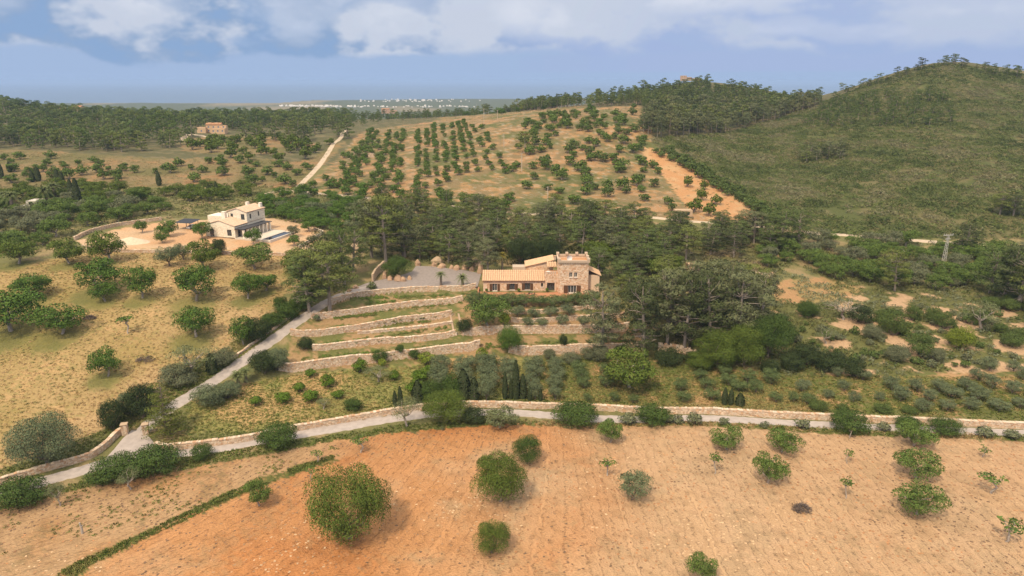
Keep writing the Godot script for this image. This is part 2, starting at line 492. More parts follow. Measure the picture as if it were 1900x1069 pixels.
# ------------------------------------------------------------------ sky
func make_sky() -> Sky:
	var wide := 4096
	var high := 2048
	var im := Image.create(wide, high, false, Image.FORMAT_RGB8)
	var rows_ := PackedColorArray()
	var gain := 0.5                       # stored at half strength; energy_multiplier 2 brings it back
	var top := Vector3(1.34, 1.27, 1.18)
	var low := Vector3(0.325, 0.432, 0.630)
	for y in high:
		var e := (0.5 - (y + 0.5) / high) * PI
		var s := maxf(sin(e), 0.0)
		var k := low.lerp(Vector3(0.84, 0.85, 0.88), smoothstep(0.03, 0.30, s)).lerp(top, smoothstep(0.2, 0.95, s))
		if e < 0.0:
			k = low * 0.9
		rows_.push_back(Color(k.x * gain, k.y * gain, k.z * gain).linear_to_srgb())
		im.fill_rect(Rect2i(0, y, wide, 1), rows_[y])
	# a broken cloud deck over the sea: flat blue-grey bases, pale billowing tops, clear haze under them
	var puff := FastNoiseLite.new()
	puff.seed = 41
	puff.frequency = 0.010
	puff.fractal_octaves = 6
	puff.fractal_gain = 0.58
	var bank := FastNoiseLite.new()
	bank.seed = 17
	bank.frequency = 0.0032
	bank.fractal_octaves = 4
	# heads of cumulus: bearing and height in degrees, half sizes, brightness
	var heads := [[-26.6, 5.3, 2.2, 1.3, 0.55], [-15.6, 5.2, 3.0, 1.5, 0.45], [-9.5, 4.6, 3.2, 1.7, 0.45], [0.6, 5.3, 2.2, 1.5, 0.75], [3.6, 4.6, 2.6, 1.3, 0.55], [13.5, 6.0, 5.0, 0.9, 0.75], [-38.0, 5.0, 3.0, 1.2, 0.4],
		[20.0, 3.7, 3.0, 0.5, 0.35], [26.0, 3.3, 3.0, 0.45, 0.35], [31.5, 4.5, 4.0, 0.7, 0.35], [45.0, 5.0, 4.0, 1.0, 0.4], [60.0, 5.0, 5.0, 1.5, 0.5], [-55.0, 5.5, 5.0, 1.5, 0.5]]
	var row0 := 700
	var row1 := 1016
	var shade_l := Vector3(0.175, 0.295, 0.500)
	var shade_r := Vector3(0.330, 0.420, 0.640)
	var pale := Vector3(0.520, 0.570, 0.675)
	var white := Vector3(0.74, 0.76, 0.83)
	# fine over the stretch of horizon that the place looks out on, coarser all round
	for fine in [false, true]:
		var step := 1 if fine else 4
		for y in range(892 if fine else row0, row1, step):
			var e := (0.5 - (y + 0.5 * step) / high) * 180.0
			var edge := smoothstep(27.0, 10.0, e)
			for x in range(-512 if fine else 0, 512 if fine else wide, step):
				# wrapped on a cylinder so that the cloud closes round the horizon
				var ang := TAU * x / wide
				var az := rad_to_deg(wrapf(ang, -PI, PI))
				var cx := cos(ang) * 652.0
				var cz := sin(ang) * 652.0
				var b := bank.get_noise_3d(cx, e * 10.0, cz)
				var n := puff.get_noise_3d(cx, e * 22.0, cz)
				var n2 := puff.get_noise_3d(cx * 0.45 + 900.0, e * 12.0, cz * 0.45)
				var right := smoothstep(2.0, 16.0, az) * smoothstep(120.0, 60.0, az)
				var base := 1.9 + b * 1.5 + n * 0.9
				var thick := lerpf(0.95, 0.6, right)
				var head := 0.0
				for h in heads:
					var q: float = ((az - h[0]) / h[2]) ** 2 + ((e - h[1]) / h[3]) ** 2
					if q < 5.0:
						head = maxf(head, h[4] * smoothstep(1.5, 0.1, sqrt(q) + n * 2.4 + n2 * 0.9))
				var cover := smoothstep(-0.35, 0.2, n2 + b * 0.6 + 0.36 - 0.10 * right)
				var body := smoothstep(base - 0.45, base + 0.25, e) * cover * thick
				var lit := clampf(lerpf(0.34, 0.62, smoothstep(-14.0, -4.0, az)) + n2 * 2.2 + n * 2.6 + (e - base) * 0.10, 0.0, 1.0)
				var shade := shade_l.lerp(shade_r, smoothstep(-14.0, 8.0, az) * smoothstep(150.0, 90.0, az))
				var kk := shade.lerp(pale, lit)
				kk = kk.lerp(shade, smoothstep(1.5, 0.2, e - base + n2 * 1.2) * clampf(0.55 - n * 2.2, 0.0, 0.9))
				var was := rows_[y].srgb_to_linear()
				var now := Vector3(was.r, was.g, was.b) / gain
				now = now.lerp(Vector3(0.35, 0.43, 0.65), 0.55 * smoothstep(-6.0, 14.0, az) * smoothstep(150.0, 90.0, az) * edge)
				now = now.lerp(kk, body * edge)
				now = now.lerp(pale.lerp(white, clampf(0.55 + n * 1.4, 0.0, 1.0)), head * edge)
				var col := Color(now.x * gain, now.y * gain, now.z * gain).linear_to_srgb()
				if fine:
					im.set_pixel(posmod(x, wide), y, col)
				else:
					im.fill_rect(Rect2i(x, y, 4, 4), col)
	var sm := PanoramaSkyMaterial.new()
	sm.panorama = ImageTexture.create_from_image(im)
	sm.energy_multiplier = 2.0
	var sky := Sky.new()
	sky.sky_material = sm
	return sky

# ------------------------------------------------------------------ ground
var zones := {}

func inside(zone: String, p: Vector2) -> bool:
	var z: Dictionary = zones[zone]
	return z.box.has_point(p) and Geometry2D.is_point_in_polygon(p, z.poly)

func add_zone(called: String, plan: Array) -> void:
	var poly := outline(plan)
	var b := Rect2(poly[0], Vector2.ZERO)
	for q in poly:
		b = b.expand(q)
	zones[called] = {"poly": poly, "box": b}

func make_zones() -> void:
	add_zone("plough", [-400, 1400, -330, 1060, -120, 985, 0, 945, 160, 905, 340, 872, 480, 845, 620, 818, 735, 803, 850, 792, 960, 788, 1200, 790, 1540, 806, 1900, 818, 2300, 835, 2500, 1100, 2500, 1400])
	add_zone("tan_strip", [-400, 1250, -330, 1060, -120, 985, 0, 945, 160, 905, 340, 872, 480, 845, 620, 818, 720, 803, 735, 830, 640, 850, 560, 868, 480, 897, 330, 967, 120, 1062, -60, 1160])
	add_zone("straw", [-500, 1050, -100, 930, 0, 870, 120, 825, 195, 795, 250, 745, 330, 690, 420, 640, 500, 580, 560, 520, 575, 470, 450, 466, 280, 462, 150, 470, 0, 500, -300, 520])
	add_zone("yard", [140, 447, 220, 425, 300, 412, 370, 408, 520, 405, 600, 425, 585, 450, 560, 470, 440, 470, 250, 464, 160, 460])
	add_zone("orchard", [330, 800, 360, 745, 440, 715, 520, 700, 700, 682, 890, 660, 1000, 665, 1000, 745, 850, 742, 700, 765, 500, 805])
	add_zone("terraces", [520, 690, 540, 620, 600, 572, 680, 545, 890, 535, 1100, 552, 1180, 580, 1200, 655, 890, 660, 700, 682])
	add_zone("olives", [850, 742, 900, 670, 1200, 660, 1290, 680, 1480, 690, 1640, 700, 1800, 690, 2300, 690, 2300, 800, 1900, 775, 1500, 762, 1200, 750])
	add_zone("slope", [1440, 700, 1420, 620, 1430, 520, 1560, 530, 1700, 540, 1900, 560, 2300, 560, 2300, 690, 1800, 690, 1640, 700])
	add_zone("clearing", [1430, 545, 1450, 520, 1530, 515, 1600, 535, 1560, 560, 1500, 562, 1440, 562])
	add_zone("hill_orchard", [560, 372, 560, 352, 600, 320, 650, 268, 700, 238, 800, 226, 870, 213, 960, 205, 1100, 200, 1190, 196, 1205, 225, 1210, 262, 1260, 300, 1330, 345, 1420, 408, 1300, 412, 1000, 398, 850, 380])
	add_zone("red_strip", [1192, 274, 1235, 281, 1280, 304, 1333, 342, 1388, 381, 1426, 408, 1320, 410, 1278, 388, 1254, 358, 1232, 328, 1200, 302])
	add_zone("left_fields", [-400, 380, -400, 290, 0, 277, 180, 287, 330, 295, 430, 292, 560, 300, 620, 268, 640, 262, 560, 350, 400, 345, 250, 348, 100, 345])
	add_zone("far_knoll", [330, 265, 400, 250, 520, 252, 560, 268, 520, 285, 430, 292, 340, 280])
	add_zone("hill", [1205, 262, 1300, 250, 1400, 232, 1530, 190, 1620, 155, 1760, 118, 1900, 140, 2300, 180, 2300, 440, 1900, 445, 1600, 440, 1425, 412, 1330, 345, 1250, 290])
	add_zone("ditch", [95, 1069, 130, 1048, 250, 995, 330, 957, 420, 915, 480, 888, 560, 862, 625, 843, 628, 852, 570, 874, 490, 903, 420, 933, 330, 975, 250, 1012, 170, 1050, 140, 1075])
	add_zone("verge", [-120, 985, 0, 945, 160, 905, 340, 872, 480, 845, 620, 818, 735, 803, 850, 792, 960, 788, 1200, 790, 1540, 806, 1900, 818, 2300, 835, 2300, 815, 1900, 803, 1500, 790, 1250, 780, 1000, 776, 870, 776, 740, 785, 560, 812, 400, 836, 300, 850, 160, 888, 0, 930, -120, 968])

func blend(a: Color, b: Color, t: float) -> Color:
	return a.lerp(b, clampf(t, 0.0, 1.0))

var spots := []       # grass grown under trees: position, radius

func soil_color(x: float, z: float) -> Color:
	var d := -z
	var jag := clampf(d * 0.006, 0.35, 4.0)
	var p := Vector2(x + n_fine.get_noise_2d(x * 1.3, z * 1.3) * jag, z + n_fine.get_noise_2d(z * 1.3 + 90.0, x * 1.3) * jag * 2.0)
	var a := n_mid.get_noise_2d(x * 0.35, z * 0.35)            # patches of some 30 m
	var b := n_mid.get_noise_2d(x * 1.6 + 500.0, z * 1.6)        # some 6 m
	var f := n_fine.get_noise_2d(x * 2.0, z * 2.0)              # some 1.5 m
	var green := Color(0.115, 0.125, 0.036)
	var straw := Color(0.375, 0.250, 0.105)
	var k: Color
	if d > 1050.0:
		k = blend(Color(0.085, 0.095, 0.045), Color(0.20, 0.17, 0.10), smoothstep(0.2, 0.45, n_big.get_noise_2d(x * 0.25, z * 0.12) + 0.1 * f))
		return k
	if inside("plough", p):
		k = Color(0.480, 0.248, 0.110)
		var pale := smoothstep(-22.0, 22.0, x + 22.0 * a + 8.0 * b + 0.22 * (z + 100.0)) * 0.9
		k = blend(k, Color(0.500, 0.335, 0.200), pale + 0.35 * smoothstep(0.05, 0.5, a + b * 0.5))
		k = blend(k, Color(0.460, 0.195, 0.070), smoothstep(0.1, 0.55, -a + 0.3 * b) * (1.0 - pale) * 0.75)
		k = blend(k, Color(0.30, 0.235, 0.135), smoothstep(0.18, 0.55, b + f * 0.7 + pale * 0.12) * 0.30)
		if inside("tan_strip", p):
			var tan := blend(Color(0.430, 0.282, 0.155), Color(0.430, 0.240, 0.112), smoothstep(-0.1, 0.4, a + 0.4 * b))
			tan = blend(tan, Color(0.20, 0.165, 0.085), smoothstep(0.22, 0.5, b + f * 0.7) * 0.5)
			k = blend(k, tan, smoothstep(-24.0, -52.0, x + 12.0 * a + 6.0 * b))
		if inside("ditch", p) and b + f * 0.5 > -0.35:
			k = blend(green, straw, smoothstep(0.0, 0.6, f))
		elif inside("verge", p):
			k = blend(Color(0.17, 0.165, 0.06), straw, smoothstep(-0.2, 0.5, f + b))
		return k
	if inside("straw", p):
		k = blend(Color(0.400, 0.270, 0.145), Color(0.300, 0.208, 0.092), smoothstep(-0.25, 0.4, a + 0.5 * b))
		k = blend(k, Color(0.270, 0.200, 0.070), smoothstep(-60.0, -118.0, x + 0.4 * (z + 150.0)) * 0.6)
		k = blend(k, Color(0.455, 0.290, 0.145), smoothstep(0.1, 0.5, b - a * 0.6) * 0.6)
		k = blend(k, Color(0.185, 0.175, 0.060), smoothstep(0.12, 0.5, f + b * 0.5) * 0.55)
	elif inside("yard", p):
		k = blend(Color(0.500, 0.345, 0.215), Color(0.500, 0.300, 0.165), smoothstep(-0.2, 0.5, a + b))
	elif inside("terraces", p):
		k = blend(Color(0.300, 0.195, 0.100), Color(0.125, 0.128, 0.042), smoothstep(-0.28, 0.18, b + 0.6 * f))
	elif inside("orchard", p):
		k = blend(Color(0.230, 0.205, 0.072), Color(0.370, 0.245, 0.110), smoothstep(-0.05, 0.45, a + b * 0.8))
		k = blend(k, Color(0.125, 0.140, 0.040), smoothstep(0.0, 0.5, f - a) * 0.6)
	elif inside("clearing", p):
		k = blend(Color(0.270, 0.200, 0.085), Color(0.350, 0.205, 0.100), smoothstep(-0.1, 0.4, b + 0.5 * f))
	elif inside("olives", p):
		k = blend(Color(0.125, 0.128, 0.042), Color(0.360, 0.220, 0.112), smoothstep(0.08, 0.5, b + 0.5 * f + 0.3 * a))
		k = blend(k, Color(0.110, 0.120, 0.036), smoothstep(0.0, 0.5, f - b) * 0.6)
	elif inside("slope", p):
		k = blend(Color(0.120, 0.118, 0.042), Color(0.430, 0.285, 0.170), smoothstep(0.08, 0.28, b + 0.45 * a + 0.25 * f))
	elif inside("red_strip", p):
		k = blend(Color(0.430, 0.230, 0.105), Color(0.450, 0.280, 0.145), smoothstep(-0.2, 0.4, b + f * 0.5))
	elif inside("hill_orchard", p):
		k = blend(Color(0.200, 0.148, 0.074), Color(0.112, 0.115, 0.040), smoothstep(-0.25, 0.25, a + 0.8 * b + 0.3 * f))
		k = blend(k, Color(0.400, 0.220, 0.105), smoothstep(0.12, 0.42, b - 0.4 * a + 0.12 + 0.18 * smoothstep(60.0, 200.0, x)) * 0.7)
		k = blend(k, Color(0.380, 0.320, 0.245), smoothstep(0.30, 0.5, f + 0.3 * b) * 0.55)
	elif inside("left_fields", p) or inside("far_knoll", p):
		k = blend(Color(0.210, 0.155, 0.075), Color(0.140, 0.125, 0.050), smoothstep(-0.2, 0.4, a + 0.3 * b))
		k = blend(k, Color(0.300, 0.170, 0.078), smoothstep(0.2, 0.5, b - a) * 0.6)
	elif inside("hill", p):
		k = blend(Color(0.080, 0.092, 0.028), Color(0.135, 0.118, 0.054), smoothstep(-0.1, 0.4, b + 0.5 * a + 0.3 * f))
	else:
		k = blend(Color(0.150, 0.145, 0.055), Color(0.260, 0.195, 0.100), smoothstep(0.0, 0.5, b + 0.4 * a))
		if d > 420.0:
			k = blend(Color(0.100, 0.095, 0.045), Color(0.170, 0.140, 0.075), smoothstep(0.0, 0.5, b))
	for s in spots:
		var q: Vector3 = s[0]
		var dd: float = Vector2(x - q.x, z - q.z).length() / s[1]
		if dd < 1.3:
			k = blend(k, blend(green, Color(0.17, 0.16, 0.05), smoothstep(-0.3, 0.4, b)), smoothstep(1.25, 0.6, dd + 0.5 * f) * 0.8)
	return k

func make_ground() -> void:
	var zs := PackedFloat64Array()
	var d := 46.0
	while d < 5600.0:
		zs.push_back(d)
		if d < 122.0: d += 0.6
		elif d < 202.0: d += 0.45
		elif d < 420.0: d *= 1.0042
		elif d < 1000.0: d *= 1.0075
		else: d *= 1.03
	var nc := 500
	var rows := zs.size()
	var v := PackedVector3Array()
	var cc := PackedColorArray()
	var uv := PackedVector2Array()
	var uv2 := PackedVector2Array()
	var own := PackedByteArray()
	v.resize(rows * nc); cc.resize(rows * nc); uv.resize(rows * nc); uv2.resize(rows * nc); own.resize(rows * nc)
	for j in rows:
		var dd := zs[j]
		var half := 0.86 * dd + 22.0
		for i in nc:
			var x := lerpf(-half, half, float(i) / (nc - 1))
			var k := j * nc + i
			v[k] = Vector3(x, ground_y(x, -dd), -dd)
			cc[k] = soil_color(x, -dd)
			own[k] = 1 if dd < 150.0 and inside("plough", Vector2(x, -dd)) else 0
			# furrows follow the turns of the tractor: straight on the one side, swinging round on the other
			var sw := minf(x - 12.0, 0.0)
			var across := x - 0.0105 * sw * (-dd + 118.0) + 2.2 * n_big.get_noise_2d(x * 2.0, dd * 2.0)
			uv[k] = Vector2(across / 12.4, -dd / 12.4 + 0.1 * n_big.get_noise_2d(x * 3.0, dd * 3.0))
			uv2[k] = Vector2(x / 23.0 + 0.3 * dd / 23.0, dd / 23.0)
	var nrm := PackedVector3Array()
	nrm.resize(rows * nc)
	for j in rows:
		for i in nc:
			var k := j * nc + i
			var dx := v[k + (1 if i < nc - 1 else 0)] - v[k - (1 if i > 0 else 0)]
			var dz := v[k + (nc if j < rows - 1 else 0)] - v[k - (nc if j > 0 else 0)]
			nrm[k] = dx.cross(dz).normalized()
			if nrm[k].y < 0.0: nrm[k] = -nrm[k]
	for which in 2:
		var ix := PackedInt32Array()
		for j in rows - 1:
			for i in nc - 1:
				var k := j * nc + i
				if own[k] != which:
					continue
				ix.append_array(PackedInt32Array([k, k + nc, k + 1, k + 1, k + nc, k + nc + 1]))
		var a := []
		a.resize(Mesh.ARRAY_MAX)
		# keep only what this sheet uses
		var map := PackedInt32Array()
		map.resize(rows * nc)
		map.fill(-1)
		var vv := PackedVector3Array()
		var nn := PackedVector3Array()
		var c2 := PackedColorArray()
		var u1 := PackedVector2Array()
		var u2 := PackedVector2Array()
		for q in ix.size():
			var k := ix[q]
			if map[k] < 0:
				map[k] = vv.size()
				vv.push_back(v[k]); nn.push_back(nrm[k]); c2.push_back(cc[k]); u1.push_back(uv[k]); u2.push_back(uv2[k])
			ix[q] = map[k]
		a[Mesh.ARRAY_VERTEX] = vv
		a[Mesh.ARRAY_NORMAL] = nn
		a[Mesh.ARRAY_COLOR] = c2
		if which == 1:
			a[Mesh.ARRAY_TEX_UV] = u1
			a[Mesh.ARRAY_TEX_UV2] = u2
		a[Mesh.ARRAY_INDEX] = ix
		var m := ArrayMesh.new()
		m.add_surface_from_arrays(Mesh.PRIMITIVE_TRIANGLES, a)
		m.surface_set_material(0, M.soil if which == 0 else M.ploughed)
		var o := part_mesh("ground" if which == 0 else "ploughed_field", m, self, "structure")
		if which == 0:
			tag(o, "rolling Mediterranean ground of dry grass, scrub and bare earth", "ground")
		else:
			tag(o, "orange ploughed field with furrows curving round its trees", "field")

func ribbon(called: String, plan: Array, width: float, material: Material, label: String, category: String, lift := 0.12, width_end := -1.0) -> void:
	var pts := []
	for i in range(0, plan.size(), 2):
		pts.push_back(hit(plan[i], plan[i + 1], 0.0, true))
	var curve := Curve3D.new()
	curve.bake_interval = 1.2
	for i in pts.size():
		var t: Vector3 = (pts[mini(i + 1, pts.size() - 1)] - pts[maxi(i - 1, 0)]) / 6.0
		curve.add_point(pts[i], -t, t)
	var line := curve.get_baked_points()
	var mb := MB.new()
	var across := 7
	for i in line.size():
		var t: Vector3 = line[mini(i + 1, line.size() - 1)] - line[maxi(i - 1, 0)]
		var s := Vector3(-t.z, 0, t.x).normalized()
		var wd := width if width_end < 0.0 else lerpf(width, width_end, float(i) / line.size())
		var rag := n_fine.get_noise_2d(line[i].x * 2.0, line[i].z * 2.0) * 0.9
		for k in across:
			var f := (k / float(across - 1) - 0.5)
			var p: Vector3 = line[i] + s * (f * (wd + rag))
			p.y = ground_y(p.x, p.z) + (lift if k > 0 and k < across - 1 else -0.15)
			mb.v.push_back(p)
			mb.n.push_back(Vector3.UP)
			var tone := 1.0 + 0.10 * n_fine.get_noise_2d(p.x * 0.7 + 40.0, p.z * 0.7)
			mb.c.push_back(Color(tone, tone, tone) if absf(f) < 0.4 else Color(1.08, 0.96, 0.82))
	for i in line.size() - 1:
		for k in across - 1:
			var q := i * across + k
			for t in [[q, q + 1, q + across], [q + 1, q + across + 1, q + across]]:
				if (mb.v[t[1]] - mb.v[t[0]]).cross(mb.v[t[2]] - mb.v[t[0]]).y > 0.0:
					mb.ix.append_array(PackedInt32Array([t[0], t[2], t[1]]))
				else:
					mb.ix.append_array(PackedInt32Array([t[0], t[1], t[2]]))
	var o := part(called, mb, material, self, "structure")
	tag(o, label, category)

# a flat patch of another surface, cut to an outline and draped over the ground
func patch(called: String, plan: Array, material: Material, label: String, category: String, lift: float, cell := 1.0, tint := Color.WHITE) -> void:
	var poly := outline(plan)
	var b := Rect2(poly[0], Vector2.ZERO)
	for q in poly: b = b.expand(q)
	var mb := MB.new()
	var x := b.position.x
	while x < b.end.x:
		var z := b.position.y
		while z < b.end.y:
			var sq := PackedVector2Array([Vector2(x, z), Vector2(x + cell, z), Vector2(x + cell, z + cell), Vector2(x, z + cell)])
			for piece in Geometry2D.intersect_polygons(sq, poly):
				for t in range(1, piece.size() - 1):
					var tr := []
					for q in [piece[0], piece[t], piece[t + 1]]:
						tr.push_back(Vector3(q.x, ground_y(q.x, q.y) + lift, q.y))
					mb.tri(tr[0], tr[1], tr[2], Vector3.UP, Vector3.UP, Vector3.UP, tint)
			z += cell
		x += cell
	tag(part(called, mb, material, self, "structure"), label, category)

# ------------------------------------------------------------------ plants
# A kind holds variants: {trunk: Mesh or null, crowns by material are made on demand from MB}, its own width and height.
var kinds := {}
var crown_cache := {}

func leafy(mb: MB, lobes: Array, count: int, size: float, slim: float, r: RandomNumberGenerator, droop := 0.0, shell := 0.30, hue := 0.18) -> void:
	var total := 0.0
	for l in lobes: total += l[1].x * l[1].x + l[1].y * l[1].x
	for l in lobes:
		var c: Vector3 = l[0]
		var rad: Vector3 = l[1]
		var nn := int(count * (rad.x * rad.x + rad.y * rad.x) / total)
		var tone := r.randf_range(0.76, 1.24)
		for i in nn:
			var dir := Vector3(r.randfn(), r.randfn(), r.randfn()).normalized()
			if dir.y < -0.45: dir.y *= -0.6
			dir = dir.normalized()
			var rr := 1.0 - shell * r.randf() * r.randf() - (0.45 * r.randf() if r.randf() < 0.18 else 0.0) + r.randf_range(-0.06, 0.1)
			var p := c + dir * rad * rr
			if p.y < 0.05: p.y = 0.05 + r.randf() * 0.2
			var soft := (dir / rad).normalized()
			var face := (soft + Vector3(r.randfn(), r.randfn(), r.randfn()) * 0.55).normalized()
			var along := Vector3(r.randfn(), r.randfn() - droop * 2.0, r.randfn()).cross(face).cross(face).normalized()
			var t := tone * r.randf_range(0.66, 1.34)
			var hs := r.randf_range(-hue, hue)
			var s := size * r.randf_range(0.6, 1.35)
			mb.leaf(p, along, face, soft, s * 1.3, s * slim, Color(t * (1.0 + hs), t, t * (1.0 - hs * 0.6)))

func limb(mb: MB, a: Vector3, b: Vector3, r0: float, r1: float, sides: int, r: RandomNumberGenerator, bend := 0.12) -> void:
	var l := a.distance_to(b)
	var m1 := a.lerp(b, 0.35) + Vector3(r.randfn(), r.randfn() * 0.5, r.randfn()) * l * bend * 0.5
	var m2 := a.lerp(b, 0.7) + Vector3(r.randfn(), r.randfn() * 0.5, r.randfn()) * l * bend * 0.5
	var t := r.randf_range(0.85, 1.15)
	mb.tube([a, m1, m2, b], [r0, lerpf(r0, r1, 0.4), lerpf(r0, r1, 0.75), r1], sides, Color(t, t, t))

func add_variant(kind: String, w: float, h: float, trunk: MB, bark: String, crown: MB) -> void:
	if not kinds.has(kind):
		kinds[kind] = []
	kinds[kind].push_back({"w": w, "h": h, "trunk": trunk.mesh(M[bark]) if trunk and trunk.v.size() else null, "crown": crown})

func crown_mesh(kind: String, k: int, leaf: String) -> ArrayMesh:
	var key := "%s %d %s" % [kind, k, leaf]
	if not crown_cache.has(key):
		crown_cache[key] = kinds[kind][k].crown.mesh(M[leaf])
	return crown_cache[key]

func broadleaf(kind: String, n: int, w: float, h: float, trunk_h: float, lobes_n: int, leaves: int, size: float, slim: float, bark: String, droop := 0.0, flat := 0.75, fat := 1.0, spread := 0.62) -> void:
	for k in n:
		var r := RandomNumberGenerator.new()
		r.seed = hash(kind) + k * 31
		var lobes := []
		var tr := MB.new()
		var cy := lerpf(trunk_h, h, 0.48)
		var ry := (h - trunk_h) * 0.5
		if fat > 0.0:
			lobes.push_back([Vector3(r.randf_range(-0.06, 0.06) * w, cy - ry * 0.1, r.randf_range(-0.06, 0.06) * w), Vector3(w * r.randf_range(0.28, 0.34), ry * r.randf_range(0.7, 0.85), w * r.randf_range(0.28, 0.34)) * fat])
		for i in lobes_n:
			var a := i * 2.4 + r.randf() * 0.8
			var e := r.randf_range(-0.85, 0.95)
			var s := r.randf_range(0.09, 0.25)
			var c := Vector3(cos(a) * sqrt(maxf(0.05, 1.0 - e * e)) * w * 0.5 * spread, cy + e * ry * 0.70, sin(a) * sqrt(maxf(0.05, 1.0 - e * e)) * w * 0.5 * spread)
			c.x *= r.randf_range(0.7, 1.3)
			c.z *= r.randf_range(0.7, 1.25)
			c.y += r.randf_range(-0.1, 0.16) * ry
			c.y = maxf(c.y, maxf(w * s * flat * 0.7, trunk_h * 0.9 + w * s * flat * 0.4))
			lobes.push_back([c, Vector3(w * s, w * s * flat, w * s)])
		var stem_top := Vector3(r.randf_range(-0.1, 0.1) * w, trunk_h * 1.15 + h * 0.05, r.randf_range(-0.1, 0.1) * w)
		limb(tr, Vector3(0, -0.4, 0), stem_top, w * 0.042, w * 0.032, 7, r, 0.15)
		for l in lobes.slice(1, 8):
			limb(tr, stem_top - Vector3(0, 0.1, 0), l[0], w * 0.022, w * 0.006, 5, r, 0.25)
		var cr := MB.new()
		leafy(cr, lobes, leaves, size, slim, r, droop)
		add_variant(kind, w, h, tr, bark, cr)

func make_pines() -> void:
	for far in [false, true]:
		for k in 6:
			var r := RandomNumberGenerator.new()
			r.seed = 900 + k * 7
			var h := 12.0
			var w := 8.0
			var tr := MB.new()
			var cr := MB.new()
			var lean := Vector3(r.randf_range(-1.2, 1.2), 0, r.randf_range(-0.8, 0.8))
			var p1 := Vector3(lean.x * 0.5, h * 0.4, lean.z * 0.5)
			var p2 := Vector3(lean.x, h * 0.72, lean.z)
			tr.tube([Vector3(0, -0.5, 0), p1, p2, p2 + Vector3(lean.x * 0.2, h * 0.2, 0)], [0.30, 0.23, 0.15, 0.05], 4 if far else 7, Color(1, 1, 1))
			var lobes := []
			var shape := r.randf_range(0.2, 0.6)
			var low := r.randf_range(0.16, 0.34)
			var n := 11 if far else 30
			for i in n:
				var f := i / float(n - 1)
				var y := lerpf(low, 0.95, f) * h
				var a := i * 2.4 + r.randf() * 0.9
				var reach := w * 0.5 * sqrt(maxf(0.02, 1.0 - pow((f - shape) / (1.12 - shape), 2.0))) * 0.82 * r.randf_range(0.4, 1.1)
				var from := (Vector3.ZERO.lerp(p1, y / (h * 0.4)) if y < h * 0.4 else p1.lerp(p2, (y - h * 0.4) / (h * 0.32))) if y < h * 0.72 else p2
				var c := Vector3(from.x + cos(a) * reach, y + r.randf_range(-0.2, 0.5), from.z + sin(a) * reach)
				var s := r.randf_range(0.85, 1.55) * (1.35 if far else 1.0)
				lobes.push_back([c, Vector3(s, s * 0.62, s)])
				if not far:
					limb(tr, from + Vector3(0, -0.5, 0), c, 0.09, 0.03, 4, r, 0.2)
			if not far:
				for i in 7:           # bare, greyed lower boughs
					var y := r.randf_range(0.18, 0.46) * h
					var a := r.randf() * TAU
					var from := Vector3.ZERO.lerp(p1, minf(1.0, y / (h * 0.4)))
					var tip := from + Vector3(cos(a), r.randf_range(-0.35, 0.3), sin(a)) * r.randf_range(1.6, 3.2)
					limb(tr, from, tip, 0.07, 0.02, 4, r, 0.3)
					for q in 3:
						var st := from.lerp(tip, r.randf_range(0.4, 0.9))
						limb(tr, st, st + Vector3(r.randfn(), r.randfn() * 0.6 - 0.2, r.randfn()) * 0.7, 0.03, 0.012, 3, r, 0.2)
			leafy(cr, lobes, 760 if far else 6200, 0.75 if far else 0.32, 0.42 if far else 0.34, r, 0.0, 0.5, 0.12)
			add_variant("far_pine" if far else "pine", w, h, tr, "pine_bark", cr)

